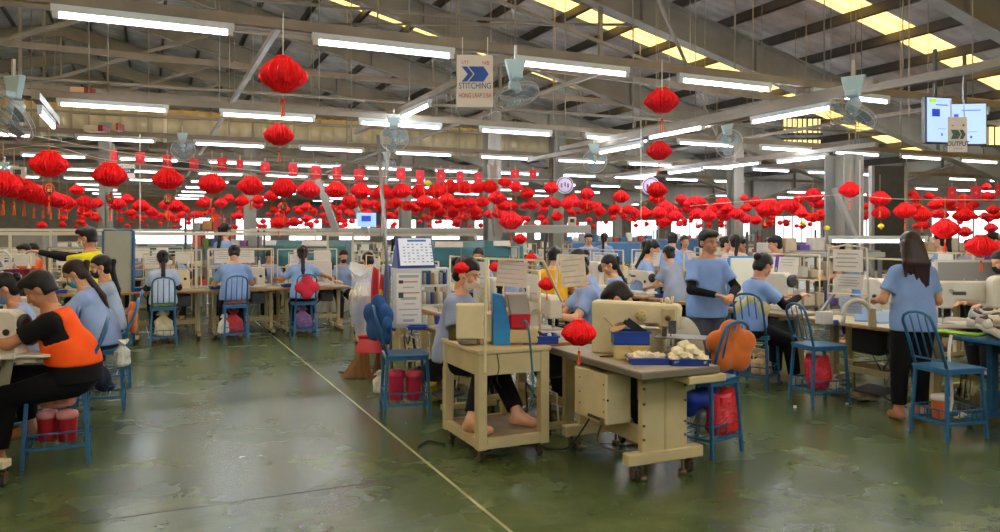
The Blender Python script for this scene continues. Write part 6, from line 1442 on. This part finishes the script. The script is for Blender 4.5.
# woman behind the near table, looking down left
hu('person', 'woman in blue bending her head down behind the plastic-covered sheet', (3.78, 6.05, 0), RZ(-1, -.15), True, 1.03, False, (0, 0, .62), .25, 0, (.55, .1, 0), ((-.16, .48, .86), (.16, .48, .86)), None, None, '8aa5d4', '15161a', 'bun', '120e0c', skin=2)
hu('person', 'worker in a light grey jacket bent low over the large cream machine', (3.74, 4.62, 0), RZ(-1, .45), True, 1.06, True, (0, .08, .58), .80, 0, (.6, 0, 0), ((-.15, .62, .84), (.16, .60, .84)), None, ((-.1, .30, .08), (.12, .32, .08)), 'a3a69c', '202228', 'short', '15110f', longs=True, jacket=True, skin=0)
# man standing with black sleeves
hu('person', 'standing man in light blue polo and black sleeves looking at a small card', at(707, 7.55), RZ(.18, -1), False, 1.0, True, (0, 0, .88), .02, .15, (.12, .12, .06), ((-.12, .27, 1.02), (.06, .30, 1.03)), ((-.9, -.3, -.5), (.9, -.3, -.5)), None, '82a4dc', '4a4d58', 'short', '14110f', sleeve='111115', skin=1, h=.012, shoes='28282c')
q = P(726, 300, 7.25); mb = MB(); mb.box((0, 0, 0), (.09, .06, .008), paper, Euler((.5, .2, 0))); o = mb.build('small_card'); o.location = q; tag(o, 'small white card in the hands of the standing man', 'card')
# seated woman at right row
hu('person', 'seated woman with black sleeves sewing at the right-hand row', (*c2w((751-500)/F*8.0, 8.0), 0), RZ(1, .28), True, 1.03, False, (0, 0, .61), .16, 0, (.55, .1, 0), ((-.13, .46, .90), (.15, .46, .92)), None, ((-.1, .36, .08), (.10, .45, .08)), '86a8de', '111115', 'bun', '120e0c', sleeve='111115', skin=1, shoes='c8bfa8')
# standing woman
hu('person', 'woman with long brown hair standing with her back turned at the right', (5.98, 4.47, 0), RZ(.10, 1), False, .985, False, (0, 0, .88), .03, 0, (.30, .05, 0), ((-.21, .24, 1.04), (.17, .26, .98)), ((-.5, -.5, -.8), (.5, -.5, -.8)), ((-.12, 0, .08), (.08, .04, .08)), '7f9ccc', '0f1013', 'long', '2c1814', skin=1, h=.012, hairlen=.5)
# background figures: a few prototypes, copied with their own labels
A = {}
def arch(key, **k):
    A[key] = Proto(human('person', 'x', (0, 0, 0), 0, fine=False, h=.016, **k))
arch('sit', sit=True, hair='pony', shirt='8aa6d4', head=(.4, 0, 0), lean=.2)
arch('sitbun', sit=True, hair='bun', shirt='93abd6', head=(.45, .1, 0), lean=.25)
arch('sitmask', sit=True, hair='bun', shirt='8aa0c8', head=(.3, 0, 0), lean=.15, mask='22242c')
arch('stand', sit=False, hair='pony', shirt='8aa6d4', head=(.1, 0, 0), lean=.05, hairlen=.6, hands=((-.2, .3, 1.0), (.2, .3, 1.0)))
arch('man', sit=False, male=True, hair='short', shirt='86a4d8', head=(.2, 0, 0), lean=.1, hands=((-.2, .3, 1.0), (.2, .3, 1.0)))
arch('yellow', sit=True, male=True, hair='short', shirt='e0a820', lean=.1, head=(.1, 0, 0))
arch('orange', sit=True, male=True, hair='short', shirt='d8602c', lean=.15, head=(.2, 0, 0))
arch('white', sit=False, hair='pony', shirt='d8c8c4', lean=.1, head=(.1, .4, 0), hands=((-.2, .3, 1.0), (.2, .3, 1.0)))
arch('purple', sit=False, hair='short', shirt='5a3c86', lean=.15, head=(.2, 0, 0), hands=((-.2, .3, 1.0), (.2, .3, 1.0)), cap='2c2c34')
arch('grey', sit=False, hair='bun', shirt='8f96a6', lean=.25, head=(.3, 0, 0), hands=((-.2, .4, 1.0), (.2, .4, 1.0)))
bg = [('stand', 223, 13.6, RZ(.5, 1), 'woman standing with her back turned and long brown ponytail behind the three workers', 1.1),
 ('sitbun', 302, 14.0, PI, 'worker facing the viewer behind the right of the three backs', 1.0), ('sitmask', 342, 13.8, PI, 'worker in a black mask facing the viewer right of the three backs', .98),
 ('sitbun', 372, 11.0, 0, 'worker in blue seen from behind right of the three backs, beyond the hanging bags', 1.0), ('sit', 522, 8.6, RZ(-1, -.2), 'worker in blue half hidden behind the boxy machine', .98),
 ('orange', 30, 13.2, RZ(-.2, -1), 'worker in orange at the far left', 1.06), ('orange', 40, 14.0, RZ(-1, -.3), 'second worker in orange partly behind the first at the far left', 1.06),
 ('yellow', 553, 10.2, RZ(.4, 1), 'worker in a yellow shirt seen from behind in the middle', 1.05), ('sitbun', 597, 8.3, RZ(-.8, .2), 'dark-haired worker behind the woman with the bent head', 1.07),
 ('man', 672, 12.0, RZ(.3, 1), 'man in blue with his back turned left of the standing man', 1.0), ('white', 684, 14.0, RZ(-.2, -1), 'pale-dressed woman facing the viewer left of the standing man', .97),
 ('sit', 640, 11.2, RZ(1, -.2), 'ponytailed woman in blue looking right in the middle distance', 1.13), ('grey', 676, 9.9, RZ(-.4, .9), 'grey-shirted worker stooping just left of the standing man', .90),
 ('white', 735, 11.5, RZ(.3, 1), 'woman in pale pink with a black ponytail right of the standing man', .98), ('grey', 716, 12.6, RZ(1, -.5), 'stooping worker between the standing man and the pink-dressed woman', .97),
 ('grey', 750, 12.8, RZ(-1, -.4), 'stooping grey worker right of the pink-dressed woman', .96), ('stand', 770, 13.6, RZ(-.5, -1), 'worker facing the viewer behind the seated woman on the right', .95),
 ('purple', 783, 11.0, RZ(-1, .2), 'worker in purple with a dark cap behind the seated woman', .97), ('grey', 850, 11.2, RZ(-1, .4), 'grey-blue worker stooping behind the document stand', .95),
 ('stand', 944, 10.8, RZ(-.6, .8), 'ponytailed worker in blue right of the standing woman, in the distance', 1.0), ('grey', 962, 11.5, RZ(1, .2), 'stooping worker under the large right-hand lantern', .95),
 ('purple', 1000, 11.9, RZ(-1, 0), 'worker in purple behind the rightmost lanterns', 1.0), ('sitmask', 1012, 8.4, RZ(-1, -.1), 'worker cut off by the right edge behind the heaped shoe uppers', 1.05),
 ('man', 588, 15.5, RZ(0, -1), 'distant man facing the viewer left of the blue partition', 1.0), ('stand', 604, 17.5, RZ(.4, 1), 'distant woman turned away above the blue partition', 1.0),
 ('sit', 655, 16, RZ(-1, -.4), 'distant seated worker right of the ponytailed woman', 1.1), ('man', 133, 15.5, RZ(0, -1), 'man standing far behind the grey notice board', .96), ('stand', 396, 15.5, RZ(1, .2), 'distant worker behind the calendar', .96),
 ('sitmask', 480, 12.5, RZ(-.2, -1), 'masked worker facing the viewer above the masked woman', 1.02), ('sitbun', 268, 14.3, PI, 'worker facing the viewer between the middle and right backs', .98), ('sitbun', 175, 14.2, PI, 'worker facing the viewer behind the left of the three backs', .98), ('stand', 700, 17, RZ(0, 1), 'distant standing worker above the shoulder of the standing man', .95), ('sit', 622, 9.4, RZ(-1, 0), 'seated worker right of the dark-haired worker in the middle row', 1.0)]
for key, px, Y, rz, lab, s_ in bg: A[key].put(at(px, Y), rz, lab, None, s_)
# ================================================================== light, sky, camera
w = bpy.data.worlds.new('sky'); SC.world = w; w.use_nodes = True; N = w.node_tree.nodes; L = w.node_tree.links
sk_ = N.new('ShaderNodeTexSky'); sk_.sky_type = 'NISHITA'; sk_.sun_disc = False; sk_.sun_elevation = R(52); sk_.sun_rotation = R(200); L.new(sk_.outputs[0], N['Background'].inputs[0]); N['Background'].inputs[1].default_value = .2
sl = bpy.data.lights.new('sun', 'SUN'); sl.energy = 9; sl.angle = R(3); sl.color = (1, .95, .88); so = bpy.data.objects.new('sun', sl); COL.objects.link(so); so.rotation_euler = (R(30), R(12), 0); so.location = (0, 0, 20)
cd = bpy.data.cameras.new('camera'); cam = bpy.data.objects.new('camera', cd); COL.objects.link(cam); SC.camera = cam
cd.sensor_fit = 'HORIZONTAL'; cd.sensor_width = 36; cd.lens = F/1000*36; cd.shift_y = -(266-HOR)/1000; cd.clip_end = 200
cam.location = (0, 0, CH); cam.rotation_euler = (R(90), 0, R(-24.7))
SC.view_settings.view_transform = 'Standard'; SC.view_settings.look = 'None'; SC.view_settings.gamma = 1; SC.view_settings.exposure = 1.3; SC.view_settings.use_curve_mapping = False
SC.cycles.use_denoising = True; SC.cycles.max_bounces = 8; SC.cycles.diffuse_bounces = 5; SC.cycles.glossy_bounces = 3; SC.cycles.transmission_bounces = 4; SC.cycles.transparent_max_bounces = 12
SC.cycles.sample_clamp_indirect = 3; SC.cycles.sample_clamp_direct = 5; SC.cycles.caustics_reflective = False; SC.cycles.caustics_refractive = False
